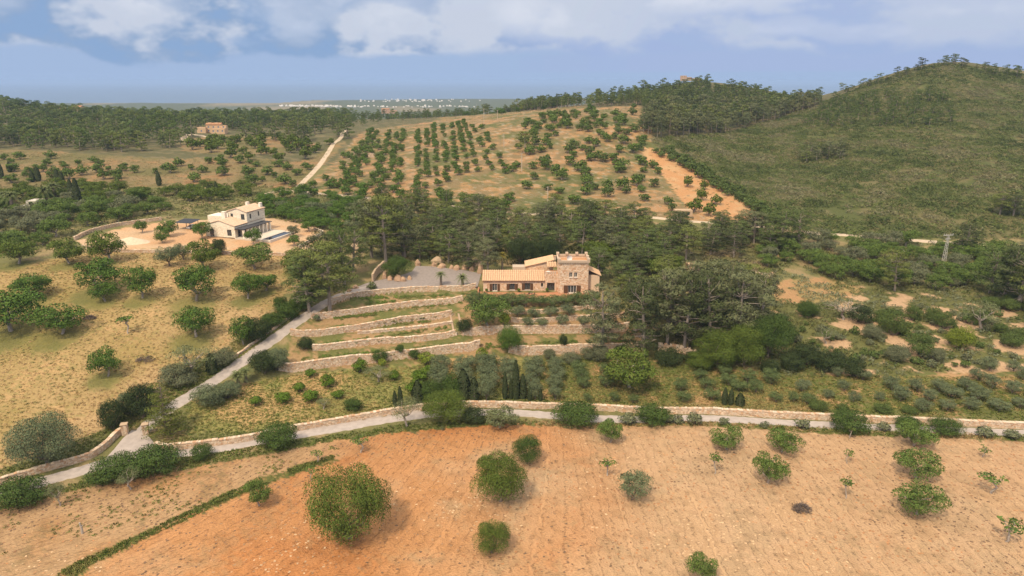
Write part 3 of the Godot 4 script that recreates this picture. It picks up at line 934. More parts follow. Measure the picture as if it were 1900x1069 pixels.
func make_kinds() -> void:
	broadleaf("carob", 3, 8.0, 7.0, 0.4, 44, 26000, 0.150, 0.58, "bark", 0.6, 0.95, 1.1, 0.80)
	broadleaf("almond", 6, 6.0, 5.0, 0.85, 26, 4800, 0.235, 0.58, "pale_bark", 0.1, 0.75, 0.8, 0.76)
	broadleaf("far_almond", 6, 6.0, 5.0, 0.35, 12, 620, 0.55, 0.7, "pale_bark", 0.0, 0.85, 1.1, 0.66)
	broadleaf("olive", 4, 4.6, 4.0, 0.6, 24, 4600, 0.175, 0.5, "bark", 0.0, 0.85, 0.95, 0.72)
	broadleaf("bush", 5, 6.0, 3.2, 0.0, 36, 9500, 0.150, 0.58, "bark", 0.0, 0.6, 1.2)
	broadleaf("shrub", 5, 2.4, 1.6, 0.0, 8, 520, 0.24, 0.6, "bark", 0.0, 0.7, 1.15)
	broadleaf("sapling", 3, 2.6, 3.4, 1.4, 6, 190, 0.26, 0.6, "pale_bark", 0.0, 0.6, 0.5)
	broadleaf("ball", 3, 2.6, 2.1, 0.15, 12, 1100, 0.19, 0.65, "bark", 0.0, 0.8, 1.25, 0.5)
	broadleaf("open_tree", 3, 7.0, 6.2, 1.7, 19, 2600, 0.21, 0.5, "pale_bark", 0.0, 0.5, 0.45, 0.75)
	make_pines()
	# Italian cypress: a closed spindle
	for k in 2:
		var r := RandomNumberGenerator.new()
		r.seed = 50 + k
		var tr := MB.new()
		limb(tr, Vector3(0, -0.3, 0), Vector3(0, 6.5, 0), 0.14, 0.04, 6, r, 0.01)
		var cr := MB.new()
		for i in 1500:
			var f := r.randf()
			var y := 0.25 + f * 7.6
			var rad := 0.72 * pow(sin(PI * (0.12 + 0.86 * pow(f, 0.75))), 0.7) * r.randf_range(0.75, 1.05) + 0.04
			var a := r.randf() * TAU
			var o := Vector3(cos(a), 0.25, sin(a)).normalized()
			var t := r.randf_range(0.7, 1.3)
			cr.leaf(Vector3(cos(a) * rad, y, sin(a) * rad), (Vector3.UP + o * 0.3).normalized(), (o + Vector3(r.randfn(), 0, r.randfn()) * 0.4).normalized(), o, r.randf_range(0.3, 0.6), 0.2, Color(t, t, t))
		add_variant("cypress", 1.5, 8.0, tr, "bark", cr)
	# date palm: a ringed trunk and arching feather fronds
	for k in 2:
		var r := RandomNumberGenerator.new()
		r.seed = 70 + k
		var tr := MB.new()
		var th := 2.2 if k == 0 else 4.6
		for i in int(th / 0.22):
			var rr := 0.34 * (1.0 - 0.15 * i * 0.22 / th)
			var t := r.randf_range(0.8, 1.2)
			tr.tube([Vector3(0, i * 0.22 - 0.2, 0), Vector3(0, i * 0.22 + 0.05, 0)], [rr * 0.86, rr * 1.08], 8, Color(t, t, t))
		var cr := MB.new()
		for i in 34:
			var a := i * 2.4
			var up := lerpf(1.25, -0.35, i / 33.0)
			var len := r.randf_range(1.9, 2.4)
			var dir := Vector3(cos(a) * cos(up), sin(up), sin(a) * cos(up))
			var last := Vector3(0, th, 0)
			for s in 9:
				var f := s / 8.0
				var p := Vector3(0, th, 0) + dir * len * f + Vector3(0, -1.15 * f * f, 0)
				if s > 0:
					var al := (p - last).normalized()
					var sd := al.cross(Vector3.UP).normalized()
					for g in [-1.0, 1.0]:
						for hh in 2:
							var q := last.lerp(p, hh * 0.5)
							var ld: Vector3 = (sd * g + al * 0.7 + Vector3.UP * 0.25).normalized()
							var ll := 0.55 * (1.0 - 0.6 * f)
							var t := r.randf_range(0.75, 1.25)
							cr.leaf(q + ld * ll * 0.5, ld, al.cross(ld).normalized(), Vector3.UP, ll, 0.09, Color(t, t, t * 0.9))
				last = p
		add_variant("palm", 4.4, th + 1.9, tr, "bark", cr)
	# cedar by the gate: tiers of level boughs round a bare, half-dead top
	var r2 := RandomNumberGenerator.new()
	r2.seed = 5
	var tr2 := MB.new()
	limb(tr2, Vector3(0, -0.4, 0), Vector3(0.2, 9.0, 0), 0.26, 0.05, 7, r2, 0.02)
	var lob := []
	for i in 52:
		var y := lerpf(0.5, 8.4, pow(i / 51.0, 1.25))
		var a := i * 2.4
		var reach := lerpf(4.0, 0.9, y / 8.4) * r2.randf_range(0.6, 1.1)
		var tip := Vector3(cos(a) * reach, y + 0.25, sin(a) * reach)
		limb(tr2, Vector3(0.02 * y, y - 0.3, 0), tip, 0.07, 0.02, 4, r2, 0.12)
		if r2.randf() < (0.95 if y < 5.0 else 0.4):
			lob.push_back([tip * Vector3(0.85, 1, 0.85), Vector3(1.1, 0.36, 1.1)])
			lob.push_back([tip * Vector3(0.45, 1, 0.45), Vector3(0.9, 0.32, 0.9)])
	var cr2 := MB.new()
	leafy(cr2, lob, 7500, 0.22, 0.4, r2, 0.0, 0.8, 0.25)
	add_variant("cedar", 8.0, 9.0, tr2, "bark", cr2)
	# leafless, silvery tree with a thin haze of leaves
	for k in 2:
		var r := RandomNumberGenerator.new()
		r.seed = 300 + k
		var tr := MB.new()
		var cr := MB.new()
		limb(tr, Vector3(0, -0.3, 0), Vector3(0.2, 1.7, 0), 0.24, 0.18, 7, r)
		for i in 12:
			var a := i * 2.4
			var m := Vector3(0.2 + cos(a) * r.randf_range(0.9, 1.6), r.randf_range(2.4, 3.4), sin(a) * r.randf_range(0.9, 1.6))
			limb(tr, Vector3(0.2, 1.6, 0), m, 0.12, 0.05, 5, r, 0.25)
			for j in 6:
				var tip := m + Vector3(cos(a) + r.randfn() * 0.7, r.randf_range(-0.2, 1.2), sin(a) + r.randfn() * 0.7) * 1.0
				limb(tr, m, tip, 0.04, 0.012, 3, r, 0.3)
				for q in 9:
					var dd := Vector3(r.randfn(), r.randfn(), r.randfn()).normalized()
					var t := r.randf_range(0.75, 1.25)
					cr.leaf(tip + dd * 0.45, dd, dd.cross(Vector3(0.3, 0.8, 0.5)).normalized(), dd, 0.26, 0.12, Color(t, t, t))
		add_variant("bare_tree", 5.6, 4.6, tr, "pale_bark", cr)

var tree_names := {"carob": "carob_tree", "almond": "almond_tree", "far_almond": "almond_tree", "olive": "olive_tree", "bush": "bush", "shrub": "shrub", "sapling": "sapling", "ball": "citrus_tree", "open_tree": "fig_tree",
	"pine": "pine_tree", "far_pine": "pine_tree", "cypress": "cypress_tree", "palm": "palm_tree", "cedar": "cedar_tree", "bare_tree": "bare_tree"}

func plant(kind: String, leaf: String, p: Vector3, w: float, h: float, label: String, group := "", called := "", variant := -1) -> Node3D:
	var list: Array = kinds[kind]
	var k := rng.randi() % list.size() if variant < 0 else variant
	if leaf == "pine" or leaf == "grey_pine":
		leaf = [leaf, leaf, "warm_pine", "deep_pine"][rng.randi() % 4]
	var s: Dictionary = list[k]
	var nm: String = called if called else tree_names[kind]
	var cat := nm.split("_")[-1]
	var o := thing(nm, p, rng.randf() * TAU, label, cat, group)
	var sx: float = w / s.w
	o.scale = Vector3(sx, h / s.h, sx)
	if s.trunk:
		part_mesh("stem" if cat == "shrub" or cat == "bush" else "trunk", s.trunk, o)
	part_mesh("crown", crown_mesh(kind, k, leaf), o)
	return o

# plants read off the plan: [x, y of the foot, width, height]
func plants(kind: String, leaf: String, list: Array, label: String, group := "", called := "", grow_grass := 0.0) -> void:
	for q in list:
		var p := hit(q[0], q[1])
		var s := size_at(p)
		var pitch := atan2(EYE.y - p.y, -p.z)
		var w: float = q[2] * s
		# seen from above, height on the plan is part true height and part the crown's depth
		var h: float = maxf((q[3] * s - 0.35 * w * sin(pitch)) / cos(pitch), 0.45 * w)
		var foot := p + Vector3(0, 0, 0)
		var back := 0.28 * w
		foot.z -= back * 0.5
		var own: String = q[4] if q.size() > 4 else label
		plant(kind, leaf, set_on_ground(foot, -0.05), w, h, own, group, called)
		if grow_grass > 0.0:
			spots.push_back([foot + Vector3(0, 0, 0.25 * w), w * grow_grass])

func scatter_points(plan: Array, n: int, apart: float, seed_: int) -> Array:
	var poly := outline(plan)
	var b := Rect2(poly[0], Vector2.ZERO)
	for q in poly: b = b.expand(q)
	var r := RandomNumberGenerator.new()
	r.seed = seed_
	var out := []
	var cells := {}
	var tries := 0
	while out.size() < n and tries < n * 25:
		tries += 1
		var q := Vector2(r.randf_range(b.position.x, b.end.x), r.randf_range(b.position.y, b.end.y))
		if not Geometry2D.is_point_in_polygon(q, poly):
			continue
		var key := Vector2i((q / apart).floor())
		var free := true
		for i in range(-1, 2):
			for j in range(-1, 2):
				for o in cells.get(key + Vector2i(i, j), []):
					if q.distance_to(o) < apart: free = false
		if not free:
			continue
		if not cells.has(key): cells[key] = []
		cells[key].push_back(q)
		out.push_back(Vector3(q.x, ground_y(q.x, q.y), q.y))
	return out

func grove(kind: String, leaf: String, plan: Array, n: int, apart: float, w0: float, w1: float, aspect: float, label: String, group: String, seed_: int, called := "", leaf2 := "", share2 := 0.0, label2 := "") -> void:
	rng.seed = seed_
	for p in scatter_points(plan, n, apart, seed_):
		var w := rng.randf_range(w0, w1)
		var second := leaf2 != "" and rng.randf() < share2
		plant(kind, leaf2 if second else leaf, p + Vector3(0, -0.1, 0), w, w * aspect * rng.randf_range(0.85, 1.15), label2 if second and label2 else label, group + (" of the paler kind" if second and label2 else ""), called)

# a mass of one plant that nobody could count
func mass(called: String, mesh: Mesh, places: Array, w0: float, w1: float, tall: float, label: String, category: String, tones: Array, seed_: int, sink := 0.05) -> void:
	var r := RandomNumberGenerator.new()
	r.seed = seed_
	var mm := MultiMesh.new()
	mm.transform_format = MultiMesh.TRANSFORM_3D
	mm.use_colors = tones.size() > 0
	mm.mesh = mesh
	mm.instance_count = places.size()
	for i in places.size():
		var s := r.randf_range(w0, w1)
		var b := Basis(Vector3.UP, r.randf() * TAU).scaled(Vector3(s, s * tall * r.randf_range(0.75, 1.3), s))
		mm.set_instance_transform(i, Transform3D(b, places[i] + Vector3(0, -sink, 0)))
		if tones.size():
			var pick := 0.5 + 1.1 * n_mid.get_noise_2d(places[i].x * 0.45 + 30.0, places[i].z * 0.45) + r.randf_range(-0.3, 0.3)
			var t: Color = tones[clampi(int(pick * tones.size()), 0, tones.size() - 1)]      # one plant community passes into the next in patches
			var g := r.randf_range(0.8, 1.2)
			mm.set_instance_color(i, Color(t.r * g, t.g * g, t.b * g))
	var o := MultiMeshInstance3D.new()
	o.name = numbered(called)
	o.multimesh = mm
	add_child(o)
	tag(o, label, category, "", "stuff")

func tuft_mesh(blades: int, seed_: int, tall: float) -> ArrayMesh:
	var r := RandomNumberGenerator.new()
	r.seed = seed_
	var mb := MB.new()
	for i in blades:
		var a := r.randf() * TAU
		var d := Vector3(cos(a), 0, sin(a))
		var p := d * r.randf() * 0.42
		var up := (Vector3.UP * tall + d * r.randf_range(0.1, 0.6)).normalized()
		var face := d.rotated(Vector3.UP, r.randfn() * 0.8)
		var l := r.randf_range(0.25, 0.6) * tall
		var t := r.randf_range(0.75, 1.25)
		mb.leaf(p + up * l * 0.5, up, face.cross(up).cross(up).normalized(), (Vector3.UP + d * 0.5).normalized(), l, 0.13, Color(t, t, t))
	return mb.mesh(M.grass)

func mound_mesh(leaves: int, seed_: int) -> ArrayMesh:
	var r := RandomNumberGenerator.new()
	r.seed = seed_
	var mb := MB.new()
	leafy(mb, [[Vector3(0, 0.18, 0), Vector3(0.42, 0.36, 0.42)], [Vector3(0.22, 0.15, 0.1), Vector3(0.25, 0.28, 0.25)], [Vector3(-0.2, 0.15, -0.15), Vector3(0.28, 0.3, 0.26)]], leaves, 0.17, 0.7, r, 0.0, 0.4, 0.12)
	return mb.mesh(M.grass)

# ------------------------------------------------------------------ dry-stone walls
var stone_tones := [Color(0.63, 0.47, 0.34), Color(0.67, 0.515, 0.38), Color(0.57, 0.40, 0.28), Color(0.66, 0.54, 0.425), Color(0.53, 0.405, 0.305), Color(0.70, 0.565, 0.44), Color(0.56, 0.35, 0.22)]

# plan: feet of the wall from one end to the other; step: how much higher the ground lies behind it
func stone_wall(called: String, plan: Array, height: float, label: String, group := "", step := 0.0, reach := 3.0, thick := 0.75, crenels := false, tones := []) -> void:
	var line := []
	for i in range(0, plan.size(), 2):
		line.push_back(hit(plan[i], plan[i + 1], -0.5 * step, true))
	if step > 0.0:
		var xs := PackedFloat32Array()
		var zs := PackedFloat32Array()
		for q in line:
			xs.push_back(q.x); zs.push_back(q.z)
		walls.push_back({"xs": xs, "zs": zs, "step": step, "reach": reach})
	wall_jobs.push_back([called, line, height, label, group, step, thick, crenels, tones])

var wall_jobs := []

func build_walls() -> void:
	for w in wall_jobs:
		lay_wall(w[0], w[1], w[2], w[3], w[4], w[6], w[7], w[8])

func lay_wall(called: String, line: Array, height: float, label: String, group: String, thick: float, crenels: bool, own_tones: Array) -> Node3D:
	var r := RandomNumberGenerator.new()
	r.seed = hash(label) + int(line[0].x * 10.0)
	var tones: Array = own_tones if own_tones.size() else stone_tones
	var curve := Curve3D.new()
	curve.bake_interval = 0.9
	for i in line.size():
		var t: Vector3 = (line[mini(i + 1, line.size() - 1)] - line[maxi(i - 1, 0)]) / 7.0
		curve.add_point(Vector3(line[i].x, 0, line[i].z), -Vector3(t.x, 0, t.z), Vector3(t.x, 0, t.z))
	var pts := curve.get_baked_points()
	var o := thing(called, set_on_ground(pts[pts.size() / 2]), 0.0, label, "wall", group)
	var core := MB.new()
	var stones := MB.new()
	var cap := MB.new()
	var origin := o.position
	for i in pts.size() - 1:
		var a: Vector3 = pts[i]
		var b: Vector3 = pts[i + 1]
		var t := (b - a).normalized()
		var f := Vector3(-t.z, 0, t.x)
		if f.dot(EYE - a) < 0.0: f = -f
		var len := a.distance_to(b)
		var ya := ground_y(a.x + f.x * 0.25, a.z + f.z * 0.25) - 0.12
		var yb := ground_y(b.x + f.x * 0.25, b.z + f.z * 0.25) - 0.12
		var top := height + 0.12 + n_fine.get_noise_2d(a.x * 1.5, a.z * 1.5) * 0.14
		var slope := Vector3(0, yb - ya, 0)
		var oa := Vector3(a.x, ya, a.z) - origin
		core.block(oa - f * thick, t * (len + 0.02) + slope, Vector3(0, top - 0.04, 0), f * (thick - 0.03), Color(0.52, 0.385, 0.28))
		var y := 0.0
		while y < top - 0.08:
			var ch := minf(r.randf_range(0.24, 0.38), top - y)
			var u := r.randf_range(-0.2, 0.0)
			while u < len:
				var sl := r.randf_range(0.26, 0.62)
				var k: Color = tones[r.randi() % tones.size()]
				var g := r.randf_range(0.85, 1.14)
				var q := oa + (t * len + slope) * (u / len) + Vector3(0, y + 0.015, 0) - f * 0.12
				stones.block(q, (t * len + slope) * ((sl - 0.03) / len), Vector3(0, ch - 0.03, 0), f * (0.12 + r.randf_range(0.01, 0.06)), Color(k.r * g, k.g * g, k.b * g), 0.03, r, false, false)
				u += sl
			y += ch
		var u2 := 0.0
		while u2 < len:
			var sl := r.randf_range(0.35, 0.7)
			var k: Color = tones[r.randi() % tones.size()]
			var g := r.randf_range(0.82, 1.05)
			var up := 0.55 if crenels and int((i * len + u2) / 0.7) % 2 == 0 else r.randf_range(0.07, 0.15)
			cap.block(oa + (t * len + slope) * (u2 / len) + Vector3(0, top - 0.05, 0) - f * (thick + 0.02), (t * len + slope) * ((sl - 0.03) / len), Vector3(0, up, 0), f * (thick + r.randf_range(0.05, 0.12)), Color(k.r * g, k.g * g, k.b * g), 0.025, r, false)
			u2 += sl
	part("core", core, M.stone, o)
	part("stones", stones, M.stone, o, "stuff")
	part("coping", cap, M.stone, o, "stuff")
	return o

func boulder(p: Vector3, w: float, h: float, label: String, group: String, tone := Color(0.45, 0.30, 0.20)) -> void:
	var r := RandomNumberGenerator.new()
	r.seed = int(p.x * 100.0) + 7
	var mb := MB.new()
	var ring := []
	for j in 5:
		var e := [-0.2, 0.12, 0.5, 0.82, 1.0][j] as float
		var rad := [0.9, 1.0, 0.86, 0.55, 0.1][j] as float
		var row := []
		for s in 8:
			var a := TAU * s / 8.0
			row.push_back(Vector3(cos(a) * rad * w * 0.5 * r.randf_range(0.75, 1.2), e * h + r.randf_range(-0.06, 0.06) * h, sin(a) * rad * w * 0.45 * r.randf_range(0.75, 1.2)))
		ring.push_back(row)
	for j in 4:
		for s in 8:
			var g := r.randf_range(0.85, 1.15)
			mb.flat_quad(ring[j][s], ring[j][(s + 1) % 8], ring[j + 1][(s + 1) % 8], ring[j + 1][s], ring[j][s] - Vector3(0, h * 0.4, 0), Color(tone.r * g, tone.g * g, tone.b * g))
	var o := part("boulder", mb, M.stone, self)
	o.position = p
	tag(o, label, "rock", group)

# ------------------------------------------------------------------ houses
# One wall face with openings. o: lower corner, u: along, n: outward; holes: [u0, v0, u1, v1]
func face(mb: MB, o: Vector3, u: Vector3, n: Vector3, length: float, high: float, holes: Array, col: Color, reveal := 0.28) -> void:
	var xs := [0.0, length]
	var ys := [0.0, high]
	for h in holes:
		for k in [0, 2]:
			if not xs.has(h[k]): xs.push_back(h[k])
		for k in [1, 3]:
			if not ys.has(h[k]): ys.push_back(h[k])
	xs.sort()
	ys.sort()
	for i in xs.size() - 1:
		for j in ys.size() - 1:
			var mx: float = (xs[i] + xs[i + 1]) * 0.5
			var my: float = (ys[j] + ys[j + 1]) * 0.5
			var open := false
			for h in holes:
				if mx > h[0] and mx < h[2] and my > h[1] and my < h[3]: open = true
			if open: continue
			mb.quad(o + u * xs[i] + Vector3.UP * ys[j], o + u * xs[i + 1] + Vector3.UP * ys[j], o + u * xs[i + 1] + Vector3.UP * ys[j + 1], o + u * xs[i] + Vector3.UP * ys[j + 1], n, col)
	for h in holes:
		var a: Vector3 = o + u * h[0] + Vector3.UP * h[1]
		var b: Vector3 = o + u * h[2] + Vector3.UP * h[1]
		var c: Vector3 = o + u * h[2] + Vector3.UP * h[3]
		var d: Vector3 = o + u * h[0] + Vector3.UP * h[3]
		var back := -n * reveal
		mb.quad(a, b, b + back, a + back, Vector3.UP, col)
		mb.quad(d, c, c + back, d + back, Vector3.DOWN, col)
		mb.quad(a, d, d + back, a + back, u, col)
		mb.quad(b, c, c + back, b + back, -u, col)

# small proud stones over a face, left out where the openings are
func face_stones(mb: MB, o: Vector3, u: Vector3, n: Vector3, length: float, high: float, holes: Array, tones: Array, seed_: int, proud := 0.05, big := 1.0) -> void:
	var r := RandomNumberGenerator.new()
	r.seed = seed_
	var y := 0.0
	while y < high - 0.1:
		var ch := minf(r.randf_range(0.22, 0.36) * big, high - y)
		var x := 0.0
		while x < length - 0.05:
			var sl := minf(r.randf_range(0.3, 0.62) * big, length - x)
			var ok := true
			for h in holes:
				if x + sl > h[0] - 0.02 and x < h[2] + 0.02 and y + ch > h[1] - 0.02 and y < h[3] + 0.02: ok = false
			if ok:
				var k: Color = tones[r.randi() % tones.size()]
				var g := r.randf_range(0.86, 1.12)
				mb.block(o + u * (x + 0.015) + Vector3.UP * (y + 0.015) - n * 0.02, u * (sl - 0.03), Vector3.UP * (ch - 0.03), n * (0.02 + r.randf_range(0.3, 0.7) * proud), Color(k.r * g, k.g * g, k.b * g), 0.012, r, false, false)
			x += sl
		y += ch

# a window or glazed door in an opening: frame with a mullion, panes set back, optional open shutters and sill
func window(parent: Node3D, o: Vector3, u: Vector3, n: Vector3, h: Array, frame_col: Color, shutter = null, sill = null, called := "window", mullions := 1) -> void:
	var w := Node3D.new()
	w.name = called
	parent.add_child(w, true)
	w.position = o + u * h[0] + Vector3.UP * h[1]
	var wd: float = h[2] - h[0]
	var ht: float = h[3] - h[1]
	var fr := MB.new()
	var bk := -n * 0.2
	var fw := 0.09
	fr.block(bk, u * fw, Vector3.UP * ht, -n * 0.06, frame_col)
	fr.block(bk + u * (wd - fw), u * fw, Vector3.UP * ht, -n * 0.06, frame_col)
	fr.block(bk + u * fw + Vector3.UP * (ht - fw), u * (wd - 2 * fw), Vector3.UP * fw, -n * 0.06, frame_col)
	fr.block(bk + u * fw, u * (wd - 2 * fw), Vector3.UP * fw, -n * 0.06, frame_col)
	for i in mullions:
		fr.block(bk + u * (wd * (i + 1) / (mullions + 1) - 0.04) + Vector3.UP * fw, u * 0.08, Vector3.UP * (ht - 2 * fw), -n * 0.06, frame_col)
	part("frame", fr, M.plain, w)
	var n_pane := mullions + 1
	for i in n_pane:
		var pn := MB.new()
		var x0 := wd * i / n_pane + 0.05
		pn.block(bk - n * 0.07 + u * x0 + Vector3.UP * 0.05, u * (wd / n_pane - 0.1), Vector3.UP * (ht - 0.1), -n * 0.02, Color.WHITE)
		part("pane", pn, M.glass, w)
	if shutter != null:
		var sw := wd * 0.5
		for s in [-1, 1]:
			var sh := MB.new()
			var at: Vector3 = u * (-sw - 0.02 if s < 0 else wd + 0.02) + n * 0.06
			sh.block(at, u * sw, Vector3.UP * ht, n * 0.05, shutter)
			for i in int(ht / 0.22):
				sh.block(at + u * 0.06 + n * 0.05 + Vector3.UP * (0.08 + i * 0.22), u * (sw - 0.12), Vector3.UP * 0.12, n * 0.02, shutter * 1.15)
			part("shutter", sh, M.plain, w)
	if sill != null:
		var si := MB.new()
		si.block(-u * 0.1 - Vector3.UP * 0.12 - n * 0.1, u * (wd + 0.2), Vector3.UP * 0.11, n * 0.3, sill)
		part("sill", si, M.plain, w)

# clay pan tiles: rounded ribs running down the slope. a-b is the eave, d-c the ridge.
func tiles(parent: Node3D, a: Vector3, b: Vector3, c: Vector3, d: Vector3, col: Color, pitch := 0.42, called := "roof", bump := 0.16) -> MeshInstance3D:
	var r := RandomNumberGenerator.new()
	r.seed = int(absf(a.x * 31.0 + b.x * 17.0)) + 3
	var mb := MB.new()
	var up := (b - a).cross(d - a).normalized()
	if up.y < 0.0: up = -up
	var ribs := maxi(3, int(a.distance_to(b) / pitch))
	var rows := maxi(2, int(a.distance_to(d) / 0.9))
	for i in ribs:
		for q in 4:
			var f0 := (i + q / 4.0) / ribs
			var f1 := (i + (q + 1) / 4.0) / ribs
			var h0 := bump * sin(PI * q / 4.0)
			var h1 := bump * sin(PI * (q + 1) / 4.0)
			for j in rows:
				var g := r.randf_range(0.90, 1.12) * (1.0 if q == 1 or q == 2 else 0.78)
				var e0 := float(j) / rows
				var e1 := float(j + 1) / rows + 0.004
				var tone := Color(col.r * g, col.g * g, col.b * g)
				var lift := up * 0.03
				mb.flat_quad(a.lerp(b, f0).lerp(d.lerp(c, f0), e0) + up * h0 + lift, a.lerp(b, f1).lerp(d.lerp(c, f1), e0) + up * h1 + lift, a.lerp(b, f1).lerp(d.lerp(c, f1), e1) + up * h1, a.lerp(b, f0).lerp(d.lerp(c, f0), e1) + up * h0, up, tone)
	# the boards under the tiles
	mb.flat_quad(a - up * 0.06, b - up * 0.06, c - up * 0.06, d - up * 0.06, -up, col * 0.7)
	mb.flat_quad(a - up * 0.06, b - up * 0.06, b + up * 0.03, a + up * 0.03, a - d, col * 0.85)
	mb.flat_quad(b - up * 0.06, c - up * 0.06, c + up * 0.05, b + up * 0.05, b - a, col * 0.85)
	mb.flat_quad(a - up * 0.06, d - up * 0.06, d + up * 0.05, a + up * 0.05, a - b, col * 0.85)
	return part(called, mb, M.tile, parent)

func main_house() -> void:
	var p := hit(897, 541)
	var o := thing("stone_finca", p, 0.0, "stone farmhouse with clay tile roofs and a crenellated square tower above the terraces", "house")
	o.position.y = 11.95
	var U := Vector3.RIGHT
	var N := Vector3.BACK
	var brown := Color(0.105, 0.055, 0.032)
	var white := Color(0.66, 0.60, 0.54)
	var wall := Color(0.70, 0.52, 0.38)
	var tones := [Color(0.72, 0.52, 0.375), Color(0.75, 0.575, 0.43), Color(0.66, 0.44, 0.295), Color(0.57, 0.335, 0.21), Color(0.77, 0.62, 0.485), Color(0.72, 0.51, 0.355)]
	var tile := Color(0.62, 0.405, 0.255)
	# long single-storey wing
	var wl := 17.6
	var wh := 3.25
	var holes := [[2.55, 0.12, 4.0, 2.3], [7.5, 0.45, 9.1, 2.3], [11.9, 0.45, 13.5, 2.45], [16.55, 1.35, 17.2, 2.45]]
	var mb := MB.new()
	face(mb, Vector3.ZERO, U, N, wl, wh, holes, wall)
	face(mb, Vector3(0, 0, -9), N, -U, 9.0, wh, [], wall)
	face(mb, Vector3(wl, 0, 0), -N, U, 9.0, wh, [], wall)
	face(mb, Vector3(wl, 0, -9), -U, -N, wl, wh, [], wall)
	for e in [0.0, wl]:
		mb.tri(Vector3(e, wh, 0), Vector3(e, wh, -9), Vector3(e, wh + 1.65, -5.0), Vector3(signf(e - 1.0), 0, 0), Vector3(signf(e - 1.0), 0, 0), Vector3(signf(e - 1.0), 0, 0), wall)
	part("wing_wall", mb, M.stone, o)
	var st := MB.new()
	face_stones(st, Vector3.ZERO, U, N, wl, wh - 0.05, holes, tones, 4)
	face_stones(st, Vector3(0, 0, -9), N, -U, 9.0, wh - 0.05, [], tones, 5)
	part("wing_stones", st, M.stone, o, "stuff")
	for i in 4:
		window(o, Vector3.ZERO, U, N, holes[i], white if i == 0 else brown, brown if i < 3 else null, white, "door" if i == 0 else "window", 1)
	tiles(o, Vector3(-0.35, wh - 0.02, 0.5), Vector3(wl + 0.1, wh - 0.02, 0.5), Vector3(wl + 0.1, wh + 1.72, -5.0), Vector3(-0.35, wh + 1.72, -5.0), tile, 0.62)
	tiles(o, Vector3(wl + 0.1, wh, -9.4), Vector3(-0.35, wh, -9.4), Vector3(-0.35, wh + 1.72, -5.0), Vector3(wl + 0.1, wh + 1.72, -5.0), tile, 0.62)
	# loggia block with a roof terrace
	var lx := wl + 0.01
	var lw := 3.9
	var lholes := [[0.7, 0.1, 2.9, 2.6]]
	mb = MB.new()
	face(mb, Vector3(lx, 0, 0.15), U, N, lw, 5.2, lholes, wall, 0.8)
	mb.quad(Vector3(lx, 4.9, 0.1), Vector3(lx + lw, 4.9, 0.1), Vector3(lx + lw, 4.9, -5), Vector3(lx, 4.9, -5), Vector3.UP, Color(0.46, 0.24, 0.13))
	face(mb, Vector3(lx, 3.2, 0.15), -N, -U, 5.2, 2.0, [], wall)
	mb.quad(Vector3(lx, 5.2, 0.15), Vector3(lx + lw, 5.2, 0.15), Vector3(lx + lw, 5.2, -0.1), Vector3(lx, 5.2, -0.1), Vector3.UP, wall)
	mb.quad(Vector3(lx, 5.2, -0.1), Vector3(lx + lw, 5.2, -0.1), Vector3(lx + lw, 4.9, -0.1), Vector3(lx, 4.9, -0.1), -N, wall)
	part("loggia_wall", mb, M.stone, o)
	st = MB.new()
	face_stones(st, Vector3(lx, 0, 0.15), U, N, lw, 5.15, lholes, tones, 9)
	part("loggia_stones", st, M.stone, o, "stuff")
	window(o, Vector3(lx, 0, -0.3), U, N, lholes[0], brown, brown, null, "door", 2)
	for i in 6:                         # baluster row of the roof terrace
		mb = MB.new()
		mb.box(lx + 0.15 + i * 0.55, 5.2, -0.08, lx + 0.45 + i * 0.55, 5.75, 0.12, Color(0.60, 0.50, 0.41))
		part("baluster", mb, M.stone, o)
	mb = MB.new()
	mb.box(lx + 0.05, 5.76, -0.1, lx + 3.5, 5.9, 0.14, Color(0.60, 0.50, 0.41))
	part("handrail", mb, M.stone, o)
	# tower, two storeys, corbelled parapet
	var tx := wl + lw + 0.02
	var tw := 8.4
	var td := 7.2
	var tz := 1.9
	var th := 9.1
	var th_holes := [[2.7, 0.1, 5.1, 2.35], [2.95, 4.75, 3.85, 6.15], [4.35, 4.75, 5.25, 6.15]]
	mb = MB.new()
	face(mb, Vector3(tx, 0, tz), U, N, tw, th, th_holes, wall)
	face(mb, Vector3(tx, 0, tz - td), N, -U, td, th, [], wall)
	face(mb, Vector3(tx + tw, 0, tz), -N, U, td, th, [], wall)
	face(mb, Vector3(tx + tw, 0, tz - td), -U, -N, tw, th, [], wall)
	mb.quad(Vector3(tx, th - 0.5, tz), Vector3(tx + tw, th - 0.5, tz), Vector3(tx + tw, th - 0.5, tz - td), Vector3(tx, th - 0.5, tz - td), Vector3.UP, Color(0.50, 0.28, 0.155))
	part("tower_wall", mb, M.stone, o)
	st = MB.new()
	face_stones(st, Vector3(tx, 0, tz), U, N, tw, th - 0.35, th_holes, tones, 12)
	face_stones(st, Vector3(tx, 0, tz - td), N, -U, td, th - 0.35, [], tones, 13)
	face_stones(st, Vector3(tx + tw, 0, tz), -N, U, td, th - 0.35, [], tones, 14)
	part("tower_stones", st, M.stone, o, "stuff")
	window(o, Vector3(tx, 0, tz), U, N, th_holes[0], white, brown, white, "door", 2)
	window(o, Vector3(tx, 0, tz), U, N, th_holes[1], white, null, white)
	window(o, Vector3(tx, 0, tz), U, N, th_holes[2], white, null, white)
	var pale := Color(0.56, 0.43, 0.325)
	for i in 12:
		mb = MB.new()
		mb.box(tx + 0.25 + i * 0.70, th - 0.42, tz + 0.005, tx + 0.52 + i * 0.70, th - 0.02, tz + 0.32, pale * 0.9)
		part("corbel", mb, M.stone, o)
